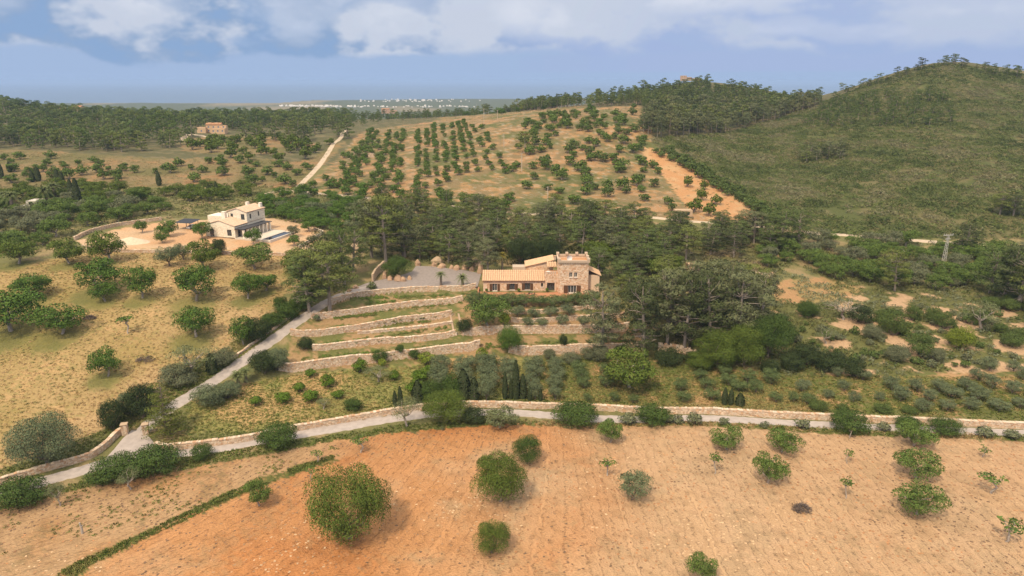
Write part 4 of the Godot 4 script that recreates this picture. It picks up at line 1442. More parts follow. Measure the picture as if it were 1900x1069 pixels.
	for s in [[tx - 0.3, tz - 0.1, tx + tw + 0.3, tz + 0.35], [tx - 0.3, tz - td - 0.3, tx + tw + 0.3, tz - td + 0.1], [tx - 0.3, tz - td + 0.11, tx + 0.1, tz - 0.11], [tx + tw - 0.1, tz - td + 0.11, tx + tw + 0.3, tz - 0.11]]:
		mb = MB.new()
		mb.box(s[0], th - 0.01, s[1], s[2], th + 0.62, s[3], pale)
		part("parapet", mb, M.stone, o)
	for s in [[tx - 0.34, tz - 0.4], [tx + tw - 0.46, tz - 0.4], [tx - 0.34, tz - td - 0.34], [tx + tw - 0.46, tz - td - 0.34], [tx + 2.3, tz - td - 0.34], [tx + 5.2, tz - td - 0.34], [tx + tw - 0.46, tz - 3.6]]:
		mb = MB.new()
		mb.box(s[0], th + 0.625, s[1], s[0] + 0.8, th + 1.25, s[1] + 0.78, pale * 1.05)
		part("merlon", mb, M.stone, o)
	# back volume with a single-pitch roof rising towards the tower
	mb = MB.new()
	var bx := 12.4
	var bz := -9.6
	face(mb, Vector3(bx, 0, bz), U, N, 8.2, 4.9, [], wall)
	mb.quad(Vector3(bx, 4.9, bz), Vector3(bx + 8.2, 4.9, bz), Vector3(bx + 8.2, 6.7, bz), Vector3(bx, 4.95, bz), N, wall)
	face(mb, Vector3(bx, 0, bz - 6), N, -U, 6.0, 4.9, [], wall)
	mb.quad(Vector3(bx + 8.2, 0, bz), Vector3(bx + 8.2, 6.7, bz), Vector3(bx + 8.2, 6.7, bz - 6), Vector3(bx + 8.2, 0, bz - 6), U, wall)
	part("rear_wall", mb, M.stone, o)
	st = MB.new()
	face_stones(st, Vector3(bx, 3.2, bz), U, N, 8.2, 1.7, [], tones, 22)
	part("rear_stones", st, M.stone, o, "stuff")
	tiles(o, Vector3(bx - 0.3, 4.95, bz + 0.45), Vector3(bx - 0.3, 4.95, bz - 6.3), Vector3(bx + 8.4, 6.95, bz - 6.3), Vector3(bx + 8.4, 6.95, bz + 0.45), tile * 1.06, 0.62)
	tiles(o, Vector3(18.5, 5.9, -5.0), Vector3(21.4, 5.9, -5.0), Vector3(21.4, 6.6, -8.4), Vector3(18.5, 6.6, -8.4), tile, 0.62)
	mb = MB.new()
	mb.box(20.8, 6.6, bz - 1.2, 21.4, 7.9, bz - 0.6, pale)
	mb.box(20.7, 7.905, bz - 1.3, 21.5, 8.02, bz - 0.5, tile * 0.9)
	part("chimney", mb, M.stone, o)
	# flat-roofed link behind the wing
	mb = MB.new()
	mb.box(8.4, 0, -12.5, 12.3, 4.75, -9.45, Color(0.50, 0.40, 0.32))
	part("link_wall", mb, M.stone, o)
	# lean-to on the far side of the tower
	mb = MB.new()
	mb.box(tx + tw + 0.08, 0, -5.0, tx + tw + 3.4, 4.9, 0.2, wall)
	part("lean_to_wall", mb, M.stone, o)
	tiles(o, Vector3(tx + tw + 3.8, 4.8, 0.6), Vector3(tx + tw + 3.8, 4.8, -5.4), Vector3(tx + tw + 0.06, 6.6, -5.4), Vector3(tx + tw + 0.06, 6.6, 0.6), tile, 0.62)
	# paved terrace on a low podium
	mb = MB.new()
	mb.box(-1.2, -2.6, 0.03, 31.5, -0.02, 6.2, Color(0.47, 0.225, 0.125))
	part("terrace_slab", mb, M.stone, o)
	st = MB.new()
	face_stones(st, Vector3(-1.2, -2.6, 6.2), U, N, 32.7, 2.55, [], tones, 31)
	part("podium_stones", st, M.stone, o, "stuff")
	mb = MB.new()
	mb.box(-1.6, -2.4, -2.0, -1.21, 0.75, 6.3, Color(0.42, 0.20, 0.115))
	part("ramp_wall", mb, M.stone, o)
	mb = MB.new()
	mb.box(tx + 2.4, 0.0, 6.0, tx + 2.6, 1.6, 6.19, Color(0.3, 0.2, 0.14))
	part("gate_post", mb, M.plain, o)
	# what stands on the house and its terrace
	var dish := thing("satellite_dish", o.position + Vector3(tx + 3.0, th - 0.5, tz - 2.0), 0.35, "white satellite dish standing on the tower roof", "dish")
	mb = MB.new()
	for j in 4:
		for s in 14:
			var q := []
			for e in [[j, s], [j, s + 1], [j + 1, s + 1], [j + 1, s]]:
				var rr: float = e[0] / 4.0 * 0.85
				var aa: float = TAU * e[1] / 14.0
				q.push_back(Vector3(cos(aa) * rr, 1.25 + sin(aa) * rr, rr * rr * 0.35))
			mb.flat_quad(q[0], q[1], q[2], q[3], Vector3(0, 0, 1), Color(0.70, 0.68, 0.66))
	part("reflector", mb, M.plain, dish)
	mb = MB.new()
	mb.tube([Vector3(0, 0, -0.08), Vector3(0, 1.2, -0.08)], [0.06, 0.05], 6, Color(0.3, 0.3, 0.3))
	part("mast", mb, M.plain, dish)
	var chair_spots := [[12.9, 4.0], [14.4, 4.2]]
	for c in chair_spots:
		var ch := thing("garden_chair", o.position + Vector3(c[0], 0.0, c[1]), 0.3 * c[0], "dark garden chair by the table on the red house terrace", "chair", "chairs on the house terrace")
		mb = MB.new()
		mb.box(-0.28, 0.42, -0.28, 0.28, 0.47, 0.28, Color(0.12, 0.08, 0.06))
		part("seat", mb, M.plain, ch)
		mb = MB.new()
		mb.box(-0.28, 0.471, -0.28, 0.28, 0.95, -0.23, Color(0.12, 0.08, 0.06))
		part("backrest", mb, M.plain, ch)
		for l in [[-0.27, -0.27], [0.22, -0.27], [-0.27, 0.22], [0.22, 0.22]]:
			mb = MB.new()
			mb.box(l[0], 0.0, l[1], l[0] + 0.05, 0.419, l[1] + 0.05, Color(0.12, 0.08, 0.06))
			part("leg", mb, M.plain, ch)
	for tb in [[13.7, 4.1, 0.0, "small dark round table between the garden chairs", Color(0.14, 0.09, 0.07), 0.5], [lx + 1.1, -1.1, 4.9, "white round table on the roof terrace beside the tower", Color(0.66, 0.64, 0.62), 0.6]]:
		var t := thing("round_table", o.position + Vector3(tb[0], tb[2], tb[1]), 0.0, tb[3], "table")
		mb = MB.new()
		mb.tube([Vector3(0, 0.7, 0), Vector3(0, 0.75, 0)], [tb[5], tb[5]], 12, tb[4], true)
		part("table_top", mb, M.plain, t)
		mb = MB.new()
		mb.tube([Vector3(0, 0.0, 0), Vector3(0, 0.7, 0)], [0.06, 0.06], 6, tb[4])
		part("leg", mb, M.plain, t)
	for q in [[0.9, 0.55, 1.0], [10.2, 0.6, 1.1], [17.95, 0.6, 1.2]]:
		plant("ball", "citrus", o.position + Vector3(q[0] + (0.35 if q[0] > 15.0 else 0.0), 0.0, q[1] + 0.3), 1.1, q[2] + 0.2, "small round potted shrub standing against the farmhouse front", "potted shrubs on the house terrace", "shrub")

func new_house() -> void:
	var p := hit(383, 438.5)
	var o := thing("new_stone_house", p + Vector3(0, 0.15, 0), deg_to_rad(-17.0), "pale new stone house with tiled gables, a column pergola and a dark pool", "house")
	var U := Vector3.RIGHT
	var N := Vector3.BACK
	var wall := Color(0.83, 0.75, 0.62)
	var tones := [Color(0.83, 0.75, 0.62), Color(0.85, 0.78, 0.67), Color(0.80, 0.71, 0.58), Color(0.84, 0.76, 0.63), Color(0.78, 0.69, 0.56)]
	var tile := Color(0.68, 0.49, 0.36)
	var grey := Color(0.10, 0.095, 0.09)
	# front gable wing
	var w := 12.6
	var holes := [[1.7, 0.1, 3.6, 2.9], [9.2, 0.6, 11.1, 2.9]]
	var mb := MB.new()
	face(mb, Vector3.ZERO, U, N, w, 4.3, holes, wall)
	mb.tri(Vector3(0, 4.3, 0), Vector3(w, 4.3, 0), Vector3(w * 0.5, 6.0, 0), N, N, N, wall)
	face(mb, Vector3(w, 0, 0), -N, U, 16.0, 4.3, [[1.5, 0.1, 3.2, 2.7], [5.0, 0.1, 6.7, 2.7], [9.0, 0.1, 10.6, 2.7]], wall)
	face(mb, Vector3(0, 0, -16), N, -U, 16.0, 4.3, [], wall)
	part("wing_wall", mb, M.stone, o)
	var st := MB.new()
	face_stones(st, Vector3.ZERO, U, N, w, 4.25, holes, tones, 41, 0.03)
	face_stones(st, Vector3(w, 0, 0), -N, U, 16.0, 4.25, [[1.5, 0.1, 3.2, 2.7], [5.0, 0.1, 6.7, 2.7], [9.0, 0.1, 10.6, 2.7]], tones, 42, 0.03)
	part("wing_stones", st, M.stone, o, "stuff")
	window(o, Vector3.ZERO, U, N, holes[0], grey, null, null, "door", 1)
	window(o, Vector3.ZERO, U, N, holes[1], grey, null, null, "window", 1)
	for h in [[1.5, 0.1, 3.2, 2.7], [5.0, 0.1, 6.7, 2.7], [9.0, 0.1, 10.6, 2.7]]:
		window(o, Vector3(w, 0, 0), -N, U, h, grey, null, null, "door", 1)
	tiles(o, Vector3(-0.3, 4.25, 0.3), Vector3(-0.3, 4.25, -7.5), Vector3(w * 0.5, 6.05, -7.5), Vector3(w * 0.5, 6.05, 0.3), tile, 0.5)
	tiles(o, Vector3(w + 0.3, 4.25, -16.3), Vector3(w + 0.3, 4.25, 0.3), Vector3(w * 0.5, 6.05, 0.3), Vector3(w * 0.5, 6.05, -16.3), tile, 0.5)
	# two-storey block
	var bx := 4.6
	var bw := 8.2
	var bz := -7.0
	var bd := 10.5
	var bh := 8.1
	var bholes := [[5.6, 5.2, 7.2, 7.3], [1.2, 5.2, 2.3, 7.3]]
	var rholes := [[1.6, 5.4, 2.6, 7.2], [6.4, 5.6, 7.3, 7.3]]
	mb = MB.new()
	face(mb, Vector3(bx, 0, bz), U, N, bw, bh, bholes, wall)
	mb.tri(Vector3(bx, bh, bz), Vector3(bx + bw, bh, bz), Vector3(bx + bw * 0.5, bh + 1.3, bz), N, N, N, wall)
	face(mb, Vector3(bx + bw, 0, bz), -N, U, bd, bh, rholes, wall)
	face(mb, Vector3(bx, 0, bz - bd), N, -U, bd, bh, [], wall)
	face(mb, Vector3(bx + bw, 0, bz - bd), -U, -N, bw, bh, [], wall)
	part("upper_wall", mb, M.stone, o)
	st = MB.new()
	face_stones(st, Vector3(bx, 4.4, bz), U, N, bw, bh - 4.45, [[5.6, 0.8, 7.2, 2.9], [1.2, 0.8, 2.3, 2.9]], tones, 43, 0.03)
	face_stones(st, Vector3(bx + bw, 4.4, bz), -N, U, bd, bh - 4.45, [[1.6, 1.0, 2.6, 2.8], [6.4, 1.2, 7.3, 2.9]], tones, 44, 0.03)
	part("upper_stones", st, M.stone, o, "stuff")
	for h in bholes: window(o, Vector3(bx, 0, bz), U, N, h, grey, null, null, "window", 1)
	for h in rholes: window(o, Vector3(bx + bw, 0, bz), -N, U, h, grey, null, null, "window", 0)
	var e := 0.35
	tiles(o, Vector3(bx - e, bh - 0.03, bz + e), Vector3(bx - e, bh - 0.03, bz - bd - e), Vector3(bx + bw * 0.5, bh + 1.36, bz - bd - e), Vector3(bx + bw * 0.5, bh + 1.36, bz + e), tile, 0.5)
	tiles(o, Vector3(bx + bw + e, bh - 0.03, bz - bd - e), Vector3(bx + bw + e, bh - 0.03, bz + e), Vector3(bx + bw * 0.5, bh + 1.36, bz + e), Vector3(bx + bw * 0.5, bh + 1.36, bz - bd - e), tile, 0.5)
	for c in [[bx + 2.2, bz - 8.8, bh + 0.4, bh + 2.0], [bx + bw - 0.8, bz - 9.4, bh - 0.2, bh + 1.9], [bx - 0.6, bz + 1.2, 4.6, 8.0]]:
		mb = MB.new()
		var cw := 1.5 if c[2] > 4.0 and c[2] < 5.0 else 0.9
		mb.box(c[0] - cw * 0.5, c[2], c[1] - 0.6, c[0] + cw * 0.5, c[3], c[1] + 0.6, Color(0.72, 0.66, 0.58))
		mb.box(c[0] - cw * 0.5 - 0.08, c[3] + 0.002, c[1] - 0.68, c[0] + cw * 0.5 + 0.08, c[3] + 0.12, c[1] + 0.68, Color(0.70, 0.62, 0.52))
		part("chimney", mb, M.plain, o)
	# low block behind, with a windowless stone flank
	mb = MB.new()
	mb.box(-6.2, 0, -15.0, 4.5, 5.6, -9.0, wall)
	part("rear_wall", mb, M.stone, o)
	st = MB.new()
	face_stones(st, Vector3(-6.2, 0, -9.0), U, N, 10.7, 5.6, [], tones, 47, 0.03)
	part("rear_stones", st, M.stone, o, "stuff")
	# pergola along the pool side
	for i in 8:
		mb = MB.new()
		var z := -0.2 - i * 2.15
		mb.box(w + 3.2, 0, z - 0.32, w + 3.85, 3.0, z + 0.32, Color(0.70, 0.62, 0.52))
		part("column", mb, M.plain, o)
	mb = MB.new()
	mb.box(w + 0.06, 3.32, -16.0, w + 4.1, 3.45, 0.4, Color(0.055, 0.055, 0.06))
	part("pergola_roof", mb, M.plain, o)
	for i in 9:
		mb = MB.new()
		mb.box(w + 0.06, 3.12, -16.0 + i * 2.0, w + 4.05, 3.315, -15.85 + i * 2.0, Color(0.07, 0.07, 0.075))
		part("beam", mb, M.plain, o)
	mb = MB.new()
	mb.box(w + 0.05, -0.6, -16.5, w + 9.5, 0.06, 0.6, Color(0.62, 0.54, 0.45))
	part("terrace_slab", mb, M.stone, o)
	# pool
	var pool := thing("swimming_pool", o.to_global(Vector3(w + 9.9, -0.3, -1.0)), o.rotation.y, "long dark swimming pool with a pale stone rim beside the new house", "pool")
	mb = MB.new()
	for q in [[0.0, -14.0, 0.45, 1.0], [4.0, -14.0, 4.45, 1.0], [0.45, -14.0, 4.0, -13.55], [0.45, 0.55, 4.0, 1.0]]:
		mb.box(q[0], -0.6, q[1], q[2], 0.42, q[3], Color(0.64, 0.58, 0.50))
	part("rim", mb, M.plain, pool)
	mb = MB.new()
	mb.box(0.46, -0.5, -13.54, 3.99, 0.24, 0.54)
	part("water", mb, M.pool_water, pool)
	# carport with a dark panelled roof
	var cp := thing("carport", hit(350, 424) + Vector3(0, 0.05, 0), deg_to_rad(-12.0), "open carport with a flat dark panelled roof beside the new house", "carport")
	for c in [[-2.6, 2.4], [2.6, 2.4], [-2.6, -2.4], [2.6, -2.4]]:
		mb = MB.new()
		mb.box(c[0] - 0.08, 0, c[1] - 0.08, c[0] + 0.08, 2.55, c[1] + 0.08, Color(0.08, 0.08, 0.085))
		part("post", mb, M.plain, cp)
	for i in 6:
		mb = MB.new()
		mb.block(Vector3(-3.6 + i * 1.2, 2.56, 3.0), Vector3(1.16, 0, 0), Vector3(0, 0.09, 0), Vector3(0, 0.5, -6.0), Color(0.045, 0.05, 0.062))
		part("roof_panel", mb, M.plain, cp)
	car(cp.position + Vector3(0.6, 0.0, 1.3).rotated(Vector3.UP, 1.2), deg_to_rad(70.0))
	# heap of sand
	var sp := hit(243, 450)
	mb = MB.new()
	var last := []
	for j in 7:
		var row := []
		for s in 20:
			var a := TAU * s / 20.0
			var f := 1.0 - j / 6.0
			var rr := (5.2 * f + 0.1) * (1.0 + 0.12 * n_fine.get_noise_2d(cos(a) * 30.0 + j * 3.0, sin(a) * 30.0))
			row.push_back(Vector3(cos(a) * rr * 1.35, -0.1 + 2.1 * pow(1.0 - f, 0.9), sin(a) * rr * 0.8))
		if j:
			for s in 20:
				mb.flat_quad(last[s], last[(s + 1) % 20], row[(s + 1) % 20], row[s], Vector3.UP, Color(0.60, 0.48, 0.36))
		last = row
	var heap := part("sand_heap", mb, M.soil, self)
	heap.position = sp
	tag(heap, "pale heap of building sand on the bare yard of the new house", "sand heap")

func car(p: Vector3, turn: float) -> void:
	var o := thing("parked_car", p, turn, "small silver car parked under the dark carport roof", "car")
	var mb := MB.new()
	var prof := [[-2.05, 0.35], [-2.1, 0.75], [-1.3, 0.92], [-0.75, 1.42], [0.75, 1.46], [1.5, 1.0], [2.05, 0.92], [2.1, 0.35]]
	for s in [-1, 1]:
		for i in range(1, prof.size() - 1):
			mb.tri(Vector3(prof[0][0], prof[0][1], 0.82 * s), Vector3(prof[i][0], prof[i][1], (0.82 if prof[i][1] < 1.1 else 0.66) * s), Vector3(prof[i + 1][0], prof[i + 1][1], (0.82 if prof[i + 1][1] < 1.1 else 0.66) * s), Vector3(0, 0, s), Vector3(0, 0, s), Vector3(0, 0, s), Color.WHITE)
	for i in prof.size():
		var a = prof[i]
		var b = prof[(i + 1) % prof.size()]
		var ya := 0.82 if a[1] < 1.1 else 0.66
		var yb := 0.82 if b[1] < 1.1 else 0.66
		mb.flat_quad(Vector3(a[0], a[1], -ya), Vector3(b[0], b[1], -yb), Vector3(b[0], b[1], yb), Vector3(a[0], a[1], ya), Vector3((a[0] + b[0]) * 0.5, (a[1] + b[1]) * 0.5 - 0.8, 0), Color.WHITE)
	part("body", mb, M.car_paint, o)
	for s in [[-1.22, 0.98, -0.80, 1.38], [1.42, 1.06, 0.82, 1.42]]:
		mb = MB.new()
		mb.flat_quad(Vector3(s[0], s[1], -0.62) + Vector3(signf(s[0]) * 0.03, 0.03, 0), Vector3(s[0], s[1], 0.62) + Vector3(signf(s[0]) * 0.03, 0.03, 0), Vector3(s[2], s[3], 0.58) + Vector3(signf(s[0]) * 0.03, 0.03, 0), Vector3(s[2], s[3], -0.58) + Vector3(signf(s[0]) * 0.03, 0.03, 0), Vector3(signf(s[0]), 0.5, 0), Color.WHITE)
		part("windscreen", mb, M.glass, o)
	for q in [[-1.3, -0.84], [1.3, -0.84], [-1.3, 0.84], [1.3, 0.84]]:
		mb = MB.new()
		mb.tube([Vector3(q[0], 0.32, q[1] - 0.1), Vector3(q[0], 0.32, q[1] + 0.1)], [0.32, 0.32], 12, Color(0.03, 0.03, 0.03), true)
		part("wheel", mb, M.plain, o)

# plainer houses: boxes with roofs and windows. blocks: [x, z, width, depth, height, roof: "flat" / "gable" / "none"]
func far_house(called: String, plan_x: float, plan_y: float, turn: float, blocks: Array, wall: Color, tile: Color, pane: Color, label: String, lift := 0.0) -> Node3D:
	var p := hit(plan_x, plan_y)
	var o := thing(called, p + Vector3(0, lift, 0), deg_to_rad(turn), label, "house")
	for b in blocks:
		var mb := MB.new()
		var holes := []
		var n := int(b[2] / 3.6)
		for i in n:
			var cx: float = b[2] * (i + 0.5) / n
			for s in int(b[4] / 2.9):
				holes.push_back([cx - 0.6, 1.0 + s * 2.9, cx + 0.6, 2.4 + s * 2.9])
		var c := Vector3(b[0], -1.5, b[1])
		face(mb, c, Vector3.RIGHT, Vector3.BACK, b[2], b[4] + 1.5, holes.map(func(h): return [h[0], h[1] + 1.5, h[2], h[3] + 1.5]), wall)
		face(mb, c + Vector3(0, 0, -b[3]), Vector3.BACK, Vector3.LEFT, b[3], b[4] + 1.5, [], wall)
		face(mb, c + Vector3(b[2], 0, 0), Vector3.FORWARD, Vector3.RIGHT, b[3], b[4] + 1.5, [], wall)
		face(mb, c + Vector3(b[2], 0, -b[3]), Vector3.LEFT, Vector3.FORWARD, b[2], b[4] + 1.5, [], wall)
		if b[5] != "gable":
			mb.quad(c + Vector3(0, b[4] + 1.3, 0), c + Vector3(b[2], b[4] + 1.3, 0), c + Vector3(b[2], b[4] + 1.3, -b[3]), c + Vector3(0, b[4] + 1.3, -b[3]), Vector3.UP, wall * 0.9)
		part("wall", mb, M.stone, o)
		for h in holes:
			var w := MB.new()
			w.block(Vector3(b[0] + h[0], h[1], b[1] - 0.22), Vector3(1.2, 0, 0), Vector3(0, 1.4, 0), Vector3(0, 0, -0.05), pane)
			part("window", w, M.window_glass if pane.b < 0.1 else M.plain, o)
		if b[5] == "gable":
			var x0: float = b[0] - 0.4
			var x1: float = b[0] + b[2] + 0.4
			var zf: float = b[1] + 0.4
			var zb: float = b[1] - b[3] - 0.4
			var zm := (zf + zb) * 0.5
			var rise: float = b[3] * 0.16
			tiles(o, Vector3(x0, b[4], zf), Vector3(x1, b[4], zf), Vector3(x1, b[4] + rise, zm), Vector3(x0, b[4] + rise, zm), tile, 1.0)
			tiles(o, Vector3(x1, b[4], zb), Vector3(x0, b[4], zb), Vector3(x0, b[4] + rise, zm), Vector3(x1, b[4] + rise, zm), tile, 1.0)
			var gb := MB.new()
			for e in [x0 + 0.4, x1 - 0.4]:
				var nn := Vector3(-1 if e == x0 + 0.4 else 1, 0, 0)
				gb.tri(Vector3(e, b[4], zf - 0.4), Vector3(e, b[4], zb + 0.4), Vector3(e, b[4] + rise - 0.05, zm), nn, nn, nn, wall)
			part("gable", gb, M.stone, o)
	return o

func pylon() -> void:
	var p := hit(1748, 502)
	var o := thing("lattice_pylon", p, 0.2, "grey steel lattice pylon with short crossarms standing above the scrub", "pylon")
	var h := 13.2
	var col := Color.WHITE
	for s in [[-1, -1], [1, -1], [1, 1], [-1, 1]]:
		var mb := MB.new()
		mb.tube([Vector3(s[0] * 0.55, -0.3, s[1] * 0.55), Vector3(s[0] * 0.22, h, s[1] * 0.22)], [0.075, 0.06], 5, col)
		part("leg", mb, M.metal, o)
	for i in 15:
		var y0 := h * i / 15.0
		var y1 := h * (i + 1) / 15.0
		var r0 := lerpf(0.55, 0.22, y0 / h)
		var r1 := lerpf(0.55, 0.22, y1 / h)
		for k in 4:
			var a := [Vector2(-1, -1), Vector2(1, -1), Vector2(1, 1), Vector2(-1, 1)][k] as Vector2
			var b := [Vector2(1, -1), Vector2(1, 1), Vector2(-1, 1), Vector2(-1, -1)][k] as Vector2
			if i % 2: 
				var sw := a
				a = b
				b = sw
			var mb := MB.new()
			mb.tube([Vector3(a.x * r0, y0, a.y * r0), Vector3(b.x * r1, y1, b.y * r1)], [0.04, 0.04], 4, col)
			part("brace", mb, M.metal, o)
	for y in [12.95, 11.6]:
		var mb := MB.new()
		mb.box(-2.0 if y > 12.0 else -1.1, y - 0.08, -0.1, 2.0 if y > 12.0 else 1.1, y + 0.08, 0.1, col)
		part("crossarm", mb, M.metal, o)
	for x in [-1.8, -0.9, 0.9, 1.8]:
		var mb := MB.new()
		mb.tube([Vector3(x, 13.04, 0), Vector3(x, 13.55, 0)], [0.07, 0.1], 6, col)
		part("insulator", mb, M.metal, o)

func utility_pole(x: float, y: float, tall: float) -> void:
	var p := hit(x, y)
	var h := tall * size_at(p) / 0.985
	var o := thing("utility_pole", p, 0.4, "thin pale utility pole with a short crossarm among the hillside trees", "pole", "utility poles on the almond hill")
	var mb := MB.new()
	mb.tube([Vector3(0, -0.3, 0), Vector3(0, h, 0)], [0.2, 0.14], 8, Color(0.44, 0.37, 0.30), true)
	part("post", mb, M.plain, o)
	mb = MB.new()
	mb.box(-0.9, h - 0.35, -0.2, 0.9, h - 0.2, -0.14, Color(0.4, 0.34, 0.28))
	part("crossarm", mb, M.plain, o)

func gate_pillar(x: float, y: float, label: String) -> void:
	var p := hit(x, y)
	var o := thing("gate_pillar", p, 0.3, label, "pillar", "pillars of the drive gate")
	var mb := MB.new()
	mb.box(-0.55, -0.3, -0.55, 0.55, 2.3, 0.55, Color(0.42, 0.29, 0.19))
	part("shaft", mb, M.stone, o)
	var st := MB.new()
	for q in [[Vector3(-0.55, 0, 0.55), Vector3.RIGHT, Vector3.BACK], [Vector3(-0.55, 0, -0.55), Vector3.BACK, Vector3.LEFT], [Vector3(0.55, 0, 0.55), Vector3.FORWARD, Vector3.RIGHT]]:
		face_stones(st, q[0], q[1], q[2], 1.1, 2.25, [], stone_tones, 3)
	part("stones", st, M.stone, o, "stuff")
	mb = MB.new()
	mb.box(-0.68, 2.305, -0.68, 0.68, 2.46, 0.68, Color(0.50, 0.37, 0.26))
	part("capstone", mb, M.stone, o)

func stairs() -> void:
	var a := hit(846, 622)
	var b := hit(838, 582)
	var o := thing("stone_staircase", a, 0.0, "narrow stone staircase climbing between the terrace walls", "stairs")
	var n := 16
	var rise := (b.y - a.y) / n
	for i in n:
		var f := i / float(n)
		var c := (b - a) * f
		var mb := MB.new()
		mb.block(c + Vector3(-0.1, -1.2, -0.2), Vector3(1.7, 0, 0), Vector3(0, 1.2 + rise * 1.0, 0), Vector3(0, 0, (b.z - a.z) / n * 1.0), Color(0.46, 0.33, 0.24) * (0.9 + 0.2 * (i % 2)))
		part("step", mb, M.stone, o)
	for s in [-0.62, 1.62]:
		var mb := MB.new()
		mb.block(Vector3(s, -1.0, 0.3), Vector3(0.5, 0, 0), Vector3(0, 1.15, 0), b - a, Color(0.40, 0.29, 0.205))
		part("side_wall", mb, M.stone, o)

# ------------------------------------------------------------------ the scene
func _ready() -> void:
	var cam := Camera3D.new()
	cam.name = "camera"
	add_child(cam)
	cam.position = EYE
	cam.rotation.x = -deg_to_rad(PITCH)
	cam.fov = 45.0
	cam.near = 0.5
	cam.far = 90000.0
	cam.current = true

	var env := Environment.new()
	env.background_mode = Environment.BG_SKY
	env.sky = make_sky()
	env.tonemap_mode = Environment.TONE_MAPPER_LINEAR
	env.tonemap_exposure = 1.14
	env.fog_enabled = true
	env.fog_density = 0.00007
	env.fog_light_color = Color(0.70, 0.82, 1.0)
	env.sdfgi_enabled = true
	env.ssao_enabled = true
	env.ssil_enabled = true
	var we := WorldEnvironment.new()
	we.name = "environment"
	we.environment = env
	add_child(we)

	var sun := DirectionalLight3D.new()
	sun.name = "sun"
	sun.light_color = Color(1.0, 0.92, 0.79)
	sun.light_energy = 1.25
	sun.light_angular_distance = 5.0
	sun.shadow_enabled = true
	sun.sky_mode = DirectionalLight3D.SKY_MODE_LIGHT_ONLY
	add_child(sun)
	sun.rotation_degrees = Vector3(-53, -30, 0)

	n_big.seed = 3; n_big.frequency = 0.004; n_big.fractal_octaves = 3
	n_mid.seed = 5; n_mid.frequency = 0.05; n_mid.fractal_octaves = 3
	n_fine.seed = 6; n_fine.frequency = 0.25; n_fine.fractal_octaves = 3
	rng.seed = 1

	make_materials()
	solve_land()
	lay_out_walls()
	make_zones()
	make_kinds()
	field_trees()
	make_ground()
	make_sea()
	roads()
	build_walls()
	main_house()
	new_house()
	other_buildings()
	garden_trees()
	woods()
	hill_orchard()
	ground_cover()
	small_things()

func lay_out_walls() -> void:
	var g := "dry-stone terrace walls below the house"
	stone_wall("roadside_wall", [288, 836, 310, 838, 360, 833, 450, 822, 560, 800, 650, 784, 735, 769, 800, 760, 870, 757, 960, 758, 1100, 762, 1250, 769, 1400, 774, 1500, 779, 1700, 788, 1900, 797, 2080, 806], 1.35, "long low dry-stone wall following the far edge of the lane", "", 0.7, 4.0)
	stone_wall("terrace_wall", [519, 694, 584, 687, 656, 677, 696, 675, 742, 668, 816, 659, 889, 653], 2.3, "lowest terrace wall, above the citrus trees, ending at the gap", g, 1.6, 3.0)
	stone_wall("terrace_wall", [944, 660, 1044, 658, 1157, 656, 1194, 653], 2.4, "pale terrace wall behind the olive columns, ending by the pines", g, 1.6, 3.0)
	stone_wall("terrace_wall", [581, 655, 647, 646, 710, 639, 795, 633, 845, 627], 1.6, "second terrace wall up, ending at the foot of the stone stairs", g, 1.1, 2.6)
	stone_wall("terrace_wall", [857, 627, 957, 620, 1083, 620, 1167, 618], 2.25, "terrace wall from the stairs foot to the pines, under the grassy strip", g, 1.6, 2.6)
	stone_wall("terrace_wall", [664, 622, 753, 613, 837, 603], 0.75, "thinnest terrace wall, part way below the stairs top", g, 0.6, 1.8)
	stone_wall("terrace_wall", [540, 627, 595, 625, 668, 615, 753, 599, 837, 590], 1.7, "third terrace wall up, rounded at its end beside the drive", g, 1.2, 2.4)
	stone_wall("terrace_wall", [949, 601, 1030, 598, 1115, 594, 1167, 590], 1.3, "terrace wall half hidden behind a row of small olive bushes", g, 1.0, 2.4)
	stone_wall("terrace_wall", [578, 596, 647, 587, 710, 578, 774, 570, 858, 563], 1.7, "fourth terrace wall up, running from the drive agave to the almond", g, 1.2, 2.4)
	stone_wall("terrace_wall", [925, 583, 1004, 583, 1149, 577], 1.1, "terrace wall just below the shrubs in front of the house", g, 0.8, 2.0)
	stone_wall("retaining_wall", [612, 572, 640, 559, 675, 551.5, 774, 543, 881, 540], 1.6, "stone retaining wall along the edge of the gravel parking yard", "", 1.3, 2.4)

